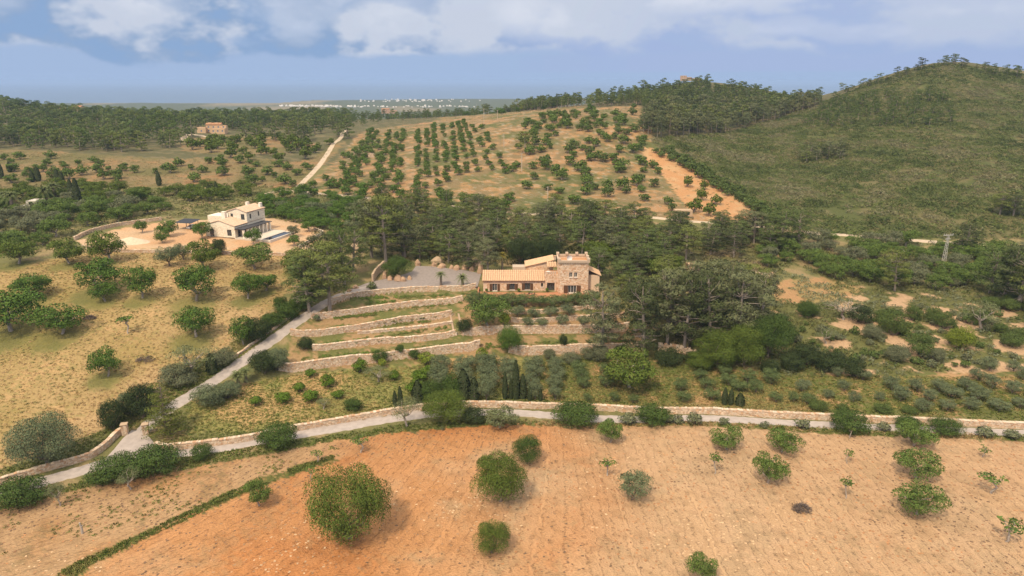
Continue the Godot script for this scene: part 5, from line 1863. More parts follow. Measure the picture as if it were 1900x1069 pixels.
func field_trees() -> void:
	rng.seed = 11
	var gf := "trees on the orange ploughed field"
	plants("carob", "carob", [[645, 1012, 132, 138]], "largest tree on the ploughed field, a broad drooping carob", "", "", 0.0)
	plants("carob", "carob", [[926, 938, 96, 98]], "round dense carob beside a smaller dark carob on the ploughed field")
	plants("carob", "lentisk", [[978, 864, 52, 54]], "small dark carob just behind the round dense one on the ploughed field")
	plants("carob", "carob", [[912, 1031, 60, 60]], "bright small leafy tree on the reddest earth of the ploughed field")
	plants("olive", "olive", [[1178, 932, 62, 60]], "grey-green leaning olive standing alone on the ploughed field")
	plants("sapling", "almond", [[1128, 886, 36, 40]], "young tree with a dark thick stump beside the lone olive")
	plants("almond", "almond", [[1133, 824, 48, 46, "small almond just inside the ploughed field, above the lone olive"], [1348, 838, 54, 48, "almond on the ploughed field beside a thin leaning sapling, near the lane"], [1455, 843, 58, 50, "almond on the ploughed field between the dense almond and the lane"], [1430, 901, 60, 62, "dense almond standing between brush pile and lane on ploughed field"], [1703, 832, 64, 52, "almond against the lane bushes at the head of the column of three"], [1705, 892, 72, 58, "middle almond of the column of three on the ploughed field"], [1708, 962, 80, 64, "largest almond of the column of three on the ploughed field"], [1305, 1080, 54, 50], [480, 943, 44, 52, "lone almond growing beside the grassy ditch across the field"]], "round green almond tree with a pale trunk on the ploughed field", gf)
	plants("almond", "pale_leaf", [[928, 797, 62, 46]], "pale fig with a white trunk at the lane edge of the ploughed field")
	plants("sapling", "almond", [[1326, 882, 30, 46], [1573, 862, 22, 30], [1578, 815, 20, 28], [1570, 928, 30, 46], [1826, 850, 26, 26], [1843, 920, 56, 46], [1868, 1008, 56, 54], [577, 895, 26, 32], [668, 843, 38, 36], [588, 860, 28, 26], [668, 826, 20, 24]], "thin young almond sapling planted in the ploughed field", "saplings on the ploughed field")
	plants("open_tree", "pale_leaf", [[240, 912, 44, 48], [108, 942, 34, 46]], "sparse pale young tree on the tan strip beside the lane hedge", "sparse trees on the tan strip")
	var gl := "fruit trees on the straw field"
	plants("almond", "fig", [[15, 622, 104, 90, "largest fruit tree of the straw field, broad and low"], [110, 625, 80, 60, "low wide fruit tree beside the largest one in the straw field"], [195, 703, 52, 58, "fruit tree standing alone in the lower straw field"], [360, 630, 68, 62, "round fruit tree in the straw field level with the bend of the drive"], [55, 557, 70, 52], [180, 545, 78, 66], [192, 562, 46, 40], [262, 557, 54, 66, "narrow upright fruit tree in the middle of the straw field"], [362, 562, 74, 70, "full fruit tree directly above the round one in the straw field"], [458, 557, 52, 52], [492, 541, 42, 36]], "round green fruit tree standing in the straw-coloured field", gl, "fruit_tree", 0.62)
	plants("almond", "carob", [[30, 492, 62, 48], [125, 492, 56, 50], [195, 490, 60, 62], [378, 502, 52, 58], [550, 507, 52, 48]], "broad green tree at the top of the straw field under the yard wall", "trees under the yard wall", "fruit_tree", 0.5)
	plants("sapling", "fig", [[235, 622, 38, 42]], "smallest tree of the straw field, a bushy head on twiggy stems")
	plants("olive", "olive", [[310, 497, 40, 42], [336, 484, 32, 34]], "grey-green olive just below the yard wall of the new house", "olives below the yard wall")
	plants("bush", "dark", [[405, 474, 32, 32]], "very dark round bush standing against the yard wall")
	plants("almond", "almond", [[470, 502, 64, 52]], "spreading tree with a pale trunk below the pool garden wall")
	plants("carob", "olive", [[80, 872, 106, 102]], "big round grey-green wild olive at the edge of the straw field")

func garden_trees() -> void:
	rng.seed = 21
	# along the lane
	plants("bush", "lentisk", [[205, 898, 100, 52, "long lane hedge bush opposite the gate, hiding the lane"], [285, 882, 108, 50, "second long hedge bush, beside the paved gate apron"], [30, 944, 108, 50, "lane bush beside the two sparse pale young trees"], [372, 855, 44, 32, "smallest lane bush, next to the long hedge bushes"], [512, 834, 82, 52, "solitary dark bush on the verge where the lane straightens"], [1070, 790, 92, 42, "wide dark bush on the verge opposite the cypresses"], [1215, 789, 76, 34, "verge bush next to the wide dark bush"], [1580, 803, 78, 38, "rounded verge bush opposite the olive grove"], [1690, 800, 56, 24], [1760, 808, 62, 32]], "dark rounded lentisk bush on the verge between lane and ploughed field", "bushes on the lane verge")
	plants("open_tree", "pale_leaf", [[755, 795, 54, 60]], "pale thin-leaved fig beside the lane bend")
	plants("carob", "carob", [[828, 786, 80, 64]], "tall full green tree beside the pale fig on the lane verge")
	plants("bush", "dark", [[880, 786, 54, 32]], "dark low bush between the two figs on the lane verge")
	plants("shrub", "grey_scrub", [[1288, 790, 36, 26], [1165, 788, 40, 22], [1345, 790, 26, 16], [1490, 796, 34, 20], [1640, 800, 32, 16], [1830, 812, 40, 18], [1880, 816, 36, 18], [1420, 793, 22, 12], [1255, 786, 34, 20]], "small greyish shrub on the grassy lane verge", "shrubs on the lane verge")
	# by the gate and along the drive
	plants("cedar", "cedar", [[303, 815, 88, 108]], "half-bare conifer with level boughs and a yellowing top by the gate")
	plants("bush", "dark", [[264, 778, 62, 70], [206, 800, 50, 58]], "dark evergreen bush behind the gate pillar", "evergreens behind the gate pillar")
	plants("bush", "olive", [[232, 772, 40, 44]], "grey-green olive bush between the dark evergreens behind the gate")
	plants("open_tree", "pale_leaf", [[352, 705, 82, 66]], "wispy pale green tamarisk beside the drive, above the gate")
	plants("bush", "grey_scrub", [[325, 722, 74, 46], [410, 680, 52, 34]], "grey-green bush filling the bank between drive and straw field", "bushes on the drive bank")
	plants("cypress", "cypress", [[393, 695, 20, 40]], "small dark pointed conifer on the drive bank among grey bushes")
	plants("bush", "dark", [[476, 636, 56, 46]], "dark round bush beside the bend of the drive")
	plants("almond", "fig", [[450, 643, 44, 54]], "green tree leaning over the dark bush beside the drive bend")
	plants("bush", "lentisk", [[505, 612, 44, 32], [532, 596, 50, 36], [556, 578, 46, 32], [520, 575, 34, 26], [575, 556, 40, 26]], "green hedge bush on the field side of the upper drive", "hedge bushes of the upper drive")
	plants("bush", "olive", [[388, 756, 66, 44], [420, 742, 50, 36], [512, 690, 50, 46]], "silvery olive bush on the orchard side of the drive", "silvery bushes by the drive")
	plants("palm", "palm", [[440, 722, 48, 44], [455, 712, 40, 36]], "low spiky palm bush between drive and orchard", "spiky palms by the drive")
	plants("bush", "dark", [[490, 697, 58, 50], [565, 651, 32, 26]], "dark glossy carob bush at the lower end of a terrace wall", "dark bushes at the terrace ends")
	plants("shrub", "olive", [[587, 597, 16, 14]], "blue-green agave clump at the drive end of a terrace wall", "", "shrub")
	# citrus plot
	plants("ball", "citrus", [[607, 720, 34, 27], [553, 728, 28, 20], [575, 701, 23, 18], [525, 749, 36, 24], [576, 747, 36, 25], [626, 741, 26, 20], [472, 753, 28, 20], [668, 694, 34, 30], [732, 706, 24, 20], [780, 712, 34, 30], [770, 735, 40, 34], [795, 700, 28, 24]], "bright green rounded citrus tree in the grassy plot below the terraces", "citrus trees")
	plants("ball", "lime", [[710, 685, 20, 22], [790, 678, 36, 26], [895, 670, 30, 26], [912, 678, 26, 20], [935, 610, 26, 32]], "vivid yellow-green bush beside a terrace wall", "yellow-green bushes by the terraces", "bush")
	plants("open_tree", "pale_leaf", [[700, 712, 46, 34], [600, 762, 28, 26], [820, 800, 10, 10]], "wispy light green young tree in the citrus plot", "wispy trees of the citrus plot")
	plants("bush", "lentisk", [[705, 674, 32, 28], [742, 667, 18, 18], [770, 667, 24, 20], [655, 764, 38, 28], [800, 745, 46, 44], [838, 742, 46, 50]], "dark green bush scattered around the citrus plot", "dark bushes of the citrus plot")
	# olive columns behind the lane
	var ol := []
	for c in [[815, 692, 3, 44], [860, 693, 3, 47], [903, 694, 4, 52], [943, 692, 3, 42], [988, 692, 4, 44], [1031, 692, 4, 40]]:
		for i in c[2]:
			ol.push_back([c[0] + rng.randf_range(-4, 4), c[1] + i * 17.0, c[3] * (0.84 if i < 3 else 0.62), c[3] * 0.78])
	plants("olive", "olive", ol, "silver-green olive tree in the close columns behind the lane wall", "olive columns behind the lane wall")
	plants("olive", "young_olive", [[1073, 693, 29, 26], [1078, 708, 29, 26], [1083, 722, 27, 24], [1090, 746, 18, 17], [1125, 700, 29, 26], [1125, 720, 32, 28], [1140, 746, 21, 21], [1175, 748, 19, 17], [1262, 727, 29, 28], [1270, 747, 30, 24], [1300, 707, 27, 24], [1312, 724, 29, 26], [1322, 744, 30, 26], [1345, 698, 27, 24], [1352, 716, 29, 26], [1372, 728, 30, 26], [1390, 712, 30, 28], [1402, 731, 30, 28], [1430, 714, 37, 31], [1440, 747, 24, 22], [1472, 747, 21, 21], [1500, 750, 29, 22]], "young light green olive tree in the orchard above the lane wall", "young olives above the lane wall")
	plants("olive", "olive", [[1490, 727, 29, 26], [1656, 724, 32, 28], [1673, 745, 34, 29], [1701, 728, 29, 28], [1726, 745, 27, 26], [1744, 728, 30, 28], [1768, 740, 37, 28], [1795, 726, 34, 28], [1818, 745, 37, 29], [1841, 722, 30, 28], [1881, 732, 30, 29], [1715, 766, 32, 28], [1759, 764, 30, 26], [1803, 762, 32, 26], [1856, 764, 37, 26], [1894, 758, 27, 22], [1632, 745, 19, 19], [1586, 747, 22, 22], [1538, 741, 21, 19], [1566, 726, 24, 22], [1603, 707, 26, 24], [1554, 701, 21, 21], [1814, 707, 29, 26], [1835, 690, 32, 29], [1900, 706, 27, 26], [1880, 690, 24, 22]], "grey-green olive tree in the grove below the bare slope", "olives below the bare slope")
	plants("bush", "green_scrub", [[1519, 762, 36, 24], [1563, 764, 22, 18], [1640, 766, 34, 16], [1690, 768, 30, 16]], "green bush growing just behind the lane wall", "bushes behind the lane wall")
	plants("cypress", "cypress", [[957, 742, 14, 74], [937, 742, 11, 52], [970, 741, 15, 48], [948, 741, 9, 40], [983, 744, 9, 28], [1003, 744, 8, 24], [733, 754, 9, 30], [743, 754, 10, 38], [1344, 752, 11, 34], [1356, 752, 11, 32], [1373, 754, 17, 26], [775, 748, 22, 44], [860, 742, 26, 58], [880, 744, 20, 44]], "slender dark cypress behind the lane wall", "cypresses behind the lane wall")
	plants("almond", "carob", [[1170, 727, 96, 80]], "large spreading yellow-green tree with a thick trunk among the olives")
	plants("bush", "grey_scrub", [[1112, 672, 44, 32], [1090, 668, 30, 24], [1020, 668, 26, 22], [1060, 675, 40, 20]], "grey bush at the foot of the pale terrace wall", "grey bushes under the terrace wall")
	plants("bush", "dark", [[1150, 662, 24, 22], [1240, 680, 56, 38], [1285, 676, 40, 26], [1045, 655, 16, 26]], "dark green bush against the terrace wall by the pines", "dark bushes under the pines")
	plants("carob", "fig", [[944, 658, 40, 52]], "fresh green tree in the gap between two terrace walls")
	# terraces in front of the house
	plants("almond", "almond", [[905, 612, 72, 60]], "full almond tree on the terraces in front of the house wing")
	plants("bush", "dark", [[862, 622, 30, 30]], "dark bush beside the stone staircase")
	plants("olive", "young_olive", [[878, 576, 34, 34], [900, 572, 36, 30], [925, 570, 34, 26], [950, 570, 36, 28], [975, 571, 34, 28], [1000, 571, 34, 26], [1028, 572, 34, 28], [1052, 570, 32, 26], [1075, 570, 32, 28], [1098, 572, 30, 30]], "dense green shrub in the row under the house terrace", "shrub row under the house terrace", "shrub")
	plants("olive", "olive", [[960, 590, 28, 24], [990, 592, 26, 22], [1022, 592, 28, 24], [1055, 590, 30, 26], [980, 611, 24, 22], [1006, 613, 24, 20], [1043, 612, 26, 24], [1082, 608, 24, 24], [1120, 604, 24, 24], [1140, 590, 28, 24]], "small olive tree on the upper terraces below the house", "small olives below the house")
	# parking yard
	plants("palm", "palm", [[818, 532, 30, 34], [858, 532, 34, 34]], "short palm with a stout trunk at the edge of the gravel yard", "palms of the gravel yard")
	plants("shrub", "palm", [[690, 538, 22, 16]], "trunkless spiky palm beside the ramp into the gravel yard", "", "palm_bush")
	plants("palm", "gold_leaf", [[932, 502, 24, 42]], "tall slim palm with yellowish fronds behind the house wing")
	plants("carob", "lentisk", [[735, 517, 50, 42]], "dark dense bush ringed with boulders in the gravel yard")
	# garden of the new house
	plants("almond", "fig", [[262, 433, 22, 24], [310, 440, 36, 32], [374, 444, 30, 34], [300, 452, 26, 24], [470, 455, 28, 32], [545, 457, 24, 22]], "small fruit tree on the bare yard round the new house", "trees on the bare yard", "fruit_tree")
	plants("olive", "grey_scrub", [[545, 440, 24, 24]], "round-headed grey olive in the walled pool garden")
	plants("almond", "fig", [[572, 430, 28, 22], [590, 420, 34, 28]], "green tree just behind the round-headed olive of the pool garden", "trees behind the pool garden", "fruit_tree")

func pines_at(list: Array, leaf: String, label: String, group: String) -> void:
	for q in list:
		var p := hit(q[0], q[1])
		var s := size_at(p)
		plant("pine", leaf, p + Vector3(0, -0.1, 0), q[2] * s, q[3] * s, label, group)

func woods() -> void:
	rng.seed = 31
	pines_at([[1195, 662, 92, 150], [1237, 645, 90, 150], [1268, 655, 96, 155], [1318, 652, 100, 150], [1368, 645, 100, 145], [1408, 630, 86, 125], [1300, 615, 90, 130], [1345, 605, 90, 125], [1395, 600, 80, 110], [1240, 605, 86, 120], [1180, 615, 70, 110], [1275, 585, 80, 105], [1330, 575, 80, 95], [1370, 585, 80, 100]], "grey_pine", "tall pine with bare grey lower boughs in the clump beside the terraces", "pine clump beside the terraces")
	pines_at([[1118, 645, 92, 122]], "grey_pine", "pale forked pine standing alone in front of the tower corner", "")
	plants("carob", "carob", [[1335, 686, 80, 74], [1382, 684, 76, 80], [1300, 690, 50, 40]], "rounded yellow-green tree at the foot of the pine clump", "broad trees under the pine clump")
	plants("carob", "lentisk", [[1428, 668, 76, 84], [1445, 640, 60, 60]], "rounded deep green tree on the scrub side of the pine clump", "deep green trees by the pine clump")
	pines_at([[575, 580, 92, 110], [612, 577, 100, 132], [600, 540, 80, 110], [640, 528, 66, 112], [562, 545, 60, 80], [655, 505, 60, 84]], "pine", "dark spreading pine overhanging the top of the drive", "pines over the drive")
	pines_at([[690, 478, 80, 112], [716, 486, 86, 124], [752, 478, 70, 100], [905, 508, 50, 66], [870, 498, 56, 62]], "grey_pine", "big pine with bare pale limbs behind the gravel yard", "pines behind the gravel yard")
	grove("pine", "pine", [660, 460, 690, 395, 760, 380, 860, 392, 960, 405, 985, 430, 960, 490, 860, 492, 760, 486], 52, 4.6, 7.0, 11.0, 1.08, "pine in the wood behind the gravel yard", "wood behind the gravel yard", 33, "", "grey_pine", 0.4, "greyer pine in the wood behind the gravel yard")
	grove("pine", "pine", [985, 480, 980, 410, 1080, 405, 1200, 420, 1300, 425, 1420, 440, 1450, 470, 1380, 480, 1250, 492, 1100, 490], 58, 4.8, 7.0, 11.0, 1.05, "pine in the wood behind the tower", "wood behind the tower", 34, "", "grey_pine", 0.35, "greyer pine in the wood behind the tower")
	plants("carob", "dark", [[965, 492, 46, 52], [1000, 490, 46, 50], [1022, 488, 40, 44]], "dark blue-green conifer close behind the house roofs", "dark conifers behind the house", "conifer_tree")
	grove("almond", "carob", [1080, 490, 1120, 470, 1230, 475, 1270, 495, 1230, 515, 1120, 520], 9, 4.5, 5.5, 8.0, 0.8, "broad tree in the garden behind the tower", "garden trees behind the tower", 35, "garden_tree")
	# scrubby mixed trees on the right-hand valley floor and slope
	grove("almond", "almond", [1400, 500, 1420, 450, 1520, 445, 1700, 455, 1900, 470, 2050, 480, 2050, 560, 1850, 545, 1650, 530, 1500, 510], 95, 4.6, 5.0, 8.5, 0.75, "scrubby green tree on the valley floor below the hill", "valley floor trees", 36, "scrub_tree", "grey_scrub", 0.3, "greyish scrubby tree on the valley floor below the hill")
	pines_at([[1860, 560, 90, 110], [1890, 575, 90, 120], [1835, 545, 70, 90], [1925, 580, 100, 120], [1790, 470, 50, 56], [1880, 400, 46, 40], [1855, 398, 40, 40], [1480, 460, 50, 70], [1445, 465, 60, 80], [1660, 540, 60, 80]], "pine", "dark pine standing at the edge of the valley scrub", "pines at the valley edge")
	plants("bush", "green_scrub", [[1658, 623, 52, 54], [1710, 662, 54, 46], [1694, 596, 30, 32], [1732, 600, 32, 32], [1755, 612, 40, 34], [1508, 587, 28, 26], [1640, 600, 36, 28]], "fresh green rounded shrub on the bare slope", "green shrubs on the bare slope")
	plants("bush", "lime", [[1784, 647, 54, 44]], "big round yellow-green spurge bush on the bare slope")
	plants("bush", "lentisk", [[1495, 590, 38, 34]], "round dark green bush standing alone below the clearing")
	plants("bush", "dark", [[1597, 600, 52, 36], [1584, 701, 46, 40], [1540, 690, 60, 44], [1500, 680, 60, 44], [1470, 690, 50, 36], [1430, 695, 44, 30]], "dark thicket bush between the pine clump and the bare slope", "thicket bushes by the pine clump")
	plants("bush", "grey_scrub", [[1666, 672, 48, 34], [1738, 672, 34, 28], [1618, 630, 40, 30]], "broad grey-green shrub on the bare slope above the olives", "grey shrubs on the bare slope")
	plants("bare_tree", "grey_scrub", [[1567, 597, 62, 46]], "silvery half-dead tree on the slope below the clearing")
	plants("open_tree", "pale_leaf", [[1824, 616, 62, 60], [1535, 640, 40, 34]], "pale wispy tree at the edge of the bare slope", "pale trees by the bare slope")
	grove("shrub", "green_scrub", [1440, 695, 1450, 600, 1560, 600, 1700, 570, 1900, 590, 2100, 600, 2100, 690, 1800, 685, 1640, 695], 130, 2.2, 1.6, 3.6, 0.62, "low green shrub scattered on the bare slope", "low shrubs on the bare slope", 37, "", "grey_scrub", 0.45, "low grey shrub scattered on the bare slope")
	grove("bush", "green_scrub", [1780, 600, 1800, 560, 1950, 570, 2100, 600, 2100, 680, 1900, 660], 26, 4.0, 4.0, 7.0, 0.62, "dense green bush on the far side of the bare slope", "bushes beyond the bare slope", 38)
	# left: mixed belt beyond the straw field
	grove("almond", "almond", [-160, 470, -120, 400, 0, 380, 120, 365, 260, 362, 330, 385, 290, 405, 200, 420, 140, 440, 60, 470, 0, 480], 62, 5.0, 6.0, 10.0, 0.72, "tree in the mixed belt beside the new house yard", "mixed belt beside the yard", 39, "orchard_tree", "grey_scrub", 0.3, "greyish tree in the mixed belt beside the new house yard")
	grove("almond", "fig", [495, 405, 470, 375, 560, 365, 660, 375, 680, 400, 660, 440, 610, 450, 590, 425], 46, 4.4, 5.0, 8.0, 0.72, "fruit tree in the grassy plot behind the new house", "plot behind the new house", 40, "orchard_tree", "olive", 0.25, "silvery tree in the grassy plot behind the new house")
	grove("almond", "carob", [-100, 375, 0, 352, 150, 350, 300, 362, 380, 352, 480, 352, 470, 372, 330, 378, 150, 378, 0, 385], 42, 5.5, 5.5, 9.0, 0.7, "tree in the garden belt round the white villa", "garden belt by the white villa", 41, "orchard_tree")
	plants("cypress", "cypress", [[2, 332, 10, 32], [18, 320, 9, 20], [70, 337, 12, 28], [107, 342, 11, 28], [115, 342, 10, 24], [145, 384, 14, 54], [132, 364, 11, 32], [295, 345, 10, 27], [388, 364, 8, 25], [402, 364, 8, 27], [60, 338, 9, 22]], "dark pointed cypress in the villa gardens", "cypresses of the villa gardens")
	plants("palm", "palm", [[22, 402, 44, 56], [82, 378, 40, 44], [100, 374, 38, 42], [60, 405, 30, 38], [10, 392, 40, 46]], "tall palm beside the white villa", "palms by the white villa")
	# far fields on the left
	grove("far_almond", "almond", [-200, 345, -100, 300, 0, 288, 170, 300, 240, 320, 330, 305, 430, 300, 560, 310, 590, 300, 540, 350, 400, 342, 250, 345, 100, 342], 78, 6.0, 4.0, 8.5, 0.7, "almond tree dotted over the far straw fields", "trees of the far straw fields", 42, "orchard_tree")
	grove("far_almond", "carob", [350, 272, 400, 258, 520, 258, 600, 262, 620, 270, 560, 300, 430, 300, 345, 292], 42, 6.5, 6.0, 10.0, 0.75, "round tree on the knoll below the estate house", "trees below the estate house", 43, "orchard_tree")
	# pine forest: the front rank tree by tree, the rest as a mass
	grove("far_pine", "pine", [-100, 285, -100, 262, 100, 262, 330, 272, 330, 288, 200, 284, 0, 276], 32, 8.0, 8.0, 12.0, 1.0, "pine in the front rank of the forest above the far fields", "front rank of the far forest", 44)
	grove("far_pine", "pine", [440, 262, 480, 240, 640, 238, 650, 262, 560, 266], 26, 8.0, 9.0, 12.0, 1.0, "pine in the wood behind the estate house", "wood behind the estate house", 45)
	grove("far_pine", "pine", [-60, 196, 0, 191, 130, 200, 200, 206, 420, 214, 640, 216, 640, 222, 400, 224, 180, 214, -60, 206], 30, 14.0, 8.0, 12.0, 0.95, "pine on the skyline of the far forest", "skyline pines of the far forest", 46)
	var far := scatter_points([-350, 300, -300, 200, -100, 192, 0, 190, 200, 206, 400, 213, 600, 214, 660, 222, 650, 236, 480, 240, 345, 262, 330, 275, 150, 280, -100, 276], 4600, 5.0, 47)
	mass("pine_forest", kind_mesh("far_pine", 0, "pine"), far.filter(func(q): return q.distance_to(hit(395, 246)) > 38.0), 0.6, 1.35, 0.8, "dense far pine forest covering the low hills before the coast", "forest", [Color(1, 1, 1), Color(1.2, 1.15, 1.0), Color(0.75, 0.82, 0.82), Color(1.35, 1.3, 1.3), Color(0.9, 1.0, 0.8)], 48)
	mass("coast_wood", kind_mesh("far_pine", 3, "pine"), scatter_points([645, 226, 700, 219, 790, 213, 885, 209, 890, 214, 800, 220, 720, 230, 660, 240], 330, 5.0, 66), 0.6, 1.1, 0.8, "low wood between the dirt track and the ridge", "forest", [Color(1, 1, 1), Color(1.1, 1.15, 0.95), Color(0.85, 0.9, 0.9)], 67)
	# ridge behind the almond hill
	grove("far_pine", "pine", [880, 208, 1000, 199, 1100, 190, 1200, 172, 1290, 158, 1400, 168, 1520, 184, 1520, 188, 1400, 176, 1290, 166, 1200, 180, 1100, 198, 1000, 206, 890, 214], 64, 9.0, 8.0, 12.0, 1.0, "pine on the skyline of the wooded ridge", "skyline pines of the ridge", 49)
	grove("far_pine", "grey_pine", [1190, 250, 1200, 215, 1300, 205, 1400, 205, 1400, 230, 1290, 248], 60, 6.5, 9.0, 13.0, 1.1, "pine in the dark wood between almond hill and scrub hill", "wood between the hills", 50, "hill_conifer")
	var ridge := scatter_points([870, 214, 1000, 204, 1100, 195, 1200, 178, 1290, 164, 1400, 174, 1530, 188, 1480, 205, 1380, 228, 1290, 235, 1200, 212, 1190, 196, 1100, 199, 960, 207], 1300, 5.5, 51)
	mass("ridge_forest", kind_mesh("far_pine", 1, "pine"), ridge, 0.75, 1.15, 0.9, "pine forest covering the ridge behind the almond hill", "forest", [Color(1, 1, 1), Color(1.2, 1.15, 1.05), Color(0.85, 0.88, 0.88)], 52)
	mass("saddle_wood", kind_mesh("far_pine", 2, "grey_pine"), scatter_points([1192, 246, 1198, 214, 1240, 205, 1300, 212, 1400, 205, 1500, 195, 1530, 190, 1400, 232, 1300, 250, 1215, 258], 340, 5.0, 57), 0.7, 1.1, 0.9, "dark pine wood filling the saddle beside the scrub hill", "forest", [Color(1, 1, 1), Color(0.85, 0.9, 0.85), Color(1.15, 1.1, 1.0)], 58)
	grove("pine", "pine", [1095, 545, 1100, 505, 1150, 495, 1230, 500, 1260, 530, 1240, 575, 1180, 590, 1120, 560], 14, 5.0, 6.5, 9.0, 1.15, "pine in the garden between the tower and the pine clump", "garden pines by the tower", 59)
	# scrub hill
	grove("far_pine", "green_scrub", [1480, 240, 1540, 190, 1640, 175, 1760, 185, 1770, 225, 1700, 240, 1600, 235], 110, 5.0, 3.5, 6.5, 1.3, "slim young pine in the plantation on the hill flank", "young pines on the hill flank", 53, "young_conifer")
	grove("far_pine", "pine", [1560, 172, 1640, 150, 1700, 128, 1770, 118, 1850, 133, 1900, 142, 2000, 156, 2000, 160, 1900, 148, 1850, 139, 1770, 124, 1700, 134, 1640, 156, 1560, 176], 48, 6.0, 4.0, 8.5, 1.0, "pine on the bare skyline of the scrub hill", "skyline pines of the scrub hill", 54)
	grove("far_pine", "grey_pine", [1480, 300, 1500, 285, 1560, 278, 1570, 292, 1520, 302], 14, 5.0, 6.0, 9.0, 0.9, "pine in the lone clump on the open hill flank", "lone pine clump on the hill", 55)
	grove("far_almond", "green_scrub", [1210, 285, 1240, 275, 1340, 335, 1430, 400, 1480, 420, 1440, 420, 1330, 352, 1260, 305], 60, 4.0, 4.0, 7.0, 0.7, "bush in the green belt between red strip and scrub hill", "belt along the red strip", 56, "belt_bush")

func kind_mesh(kind: String, k: int, leaf: String) -> ArrayMesh:
	var s: Dictionary = kinds[kind][k]
	var m := ArrayMesh.new()
	for src in [s.trunk, crown_mesh(kind, k, leaf)]:
		if src:
			m.add_surface_from_arrays(Mesh.PRIMITIVE_TRIANGLES, src.surface_get_arrays(0))
			m.surface_set_material(m.get_surface_count() - 1, src.surface_get_material(0))
	return m

func hill_orchard() -> void:
	rng.seed = 61
	# columns of almond trees running up the hill
	for c in [[628, 350, 700, 250], [655, 338, 690, 243], [696, 340, 722, 248], [738, 342, 750, 245], [774, 352, 776, 245], [812, 345, 805, 232], [848, 325, 838, 232], [886, 318, 858, 228], [938, 322, 893, 240], [718, 343, 736, 250], [793, 350, 791, 242], [830, 338, 821, 235], [868, 322, 848, 232], [912, 325, 876, 236]]:
		var a := hit(c[0], c[1])
		var b := hit(c[2], c[3])
		var n := int(a.distance_to(b) / 11.5)
		for i in n + 1:
			if rng.randf() < 0.2: continue
			var p := a.lerp(b, i / float(n)) + Vector3(rng.randfn() * 0.6, 0, rng.randfn() * 1.2)
			var w := rng.randf_range(3.6, 5.6)
			plant("far_almond", "almond" if rng.randf() < 0.7 else "fig", set_on_ground(p, -0.1), w, w * rng.randf_range(0.62, 0.8), "almond tree in the straight columns on the hillside", "almond columns on the hill")
	grove("far_almond", "almond", [945, 330, 960, 280, 960, 230, 1050, 212, 1180, 212, 1200, 250, 1195, 285, 1240, 330, 1270, 370, 1250, 392, 1080, 385, 1000, 380], 130, 6.0, 4.5, 8.5, 0.72, "almond tree scattered over the open part of the hillside", "scattered almonds on the hill", 62, "hillside_tree", "green_scrub", 0.3, "brownish-green tree scattered over the open part of the hillside")
	grove("far_almond", "almond", [596, 348, 622, 312, 650, 275, 690, 255, 735, 262, 730, 340, 690, 352], 46, 7.5, 4.2, 6.4, 0.72, "almond tree beside the pale dirt track on the hillside", "almonds beside the dirt track", 60, "orchard_tree")
	grove("far_almond", "fig", [560, 365, 580, 345, 700, 352, 850, 362, 960, 375, 950, 392, 850, 385, 700, 372], 26, 6.5, 4.5, 7.0, 0.75, "tree along the back lane at the foot of the almond hill", "trees along the back lane", 63, "orchard_tree")
	plants("far_almond", "carob", [[1318, 402, 30, 26], [1290, 395, 34, 28], [1278, 348, 22, 22], [1302, 372, 22, 26], [1330, 380, 24, 20], [1306, 352, 18, 20]], "round bush on the red earth strip", "bushes on the red strip", "round_bush")
	grove("far_almond", "fig", [840, 214, 950, 208, 1100, 202, 1190, 200, 1190, 206, 1100, 208, 950, 214, 850, 222], 44, 6.0, 5.0, 9.0, 0.75, "tree along the brow of the almond hill", "trees on the brow of the hill", 64, "orchard_tree")
	plants("far_pine", "pine", [[975, 285, 38, 40]], "dark pine standing alone among the hillside almonds")
	for q in [[968, 318, 33], [1016, 390, 43], [935, 273, 24], [884, 213, 19], [898, 230, 27], [923, 223, 18]]:
		utility_pole(q[0], q[1], q[2])

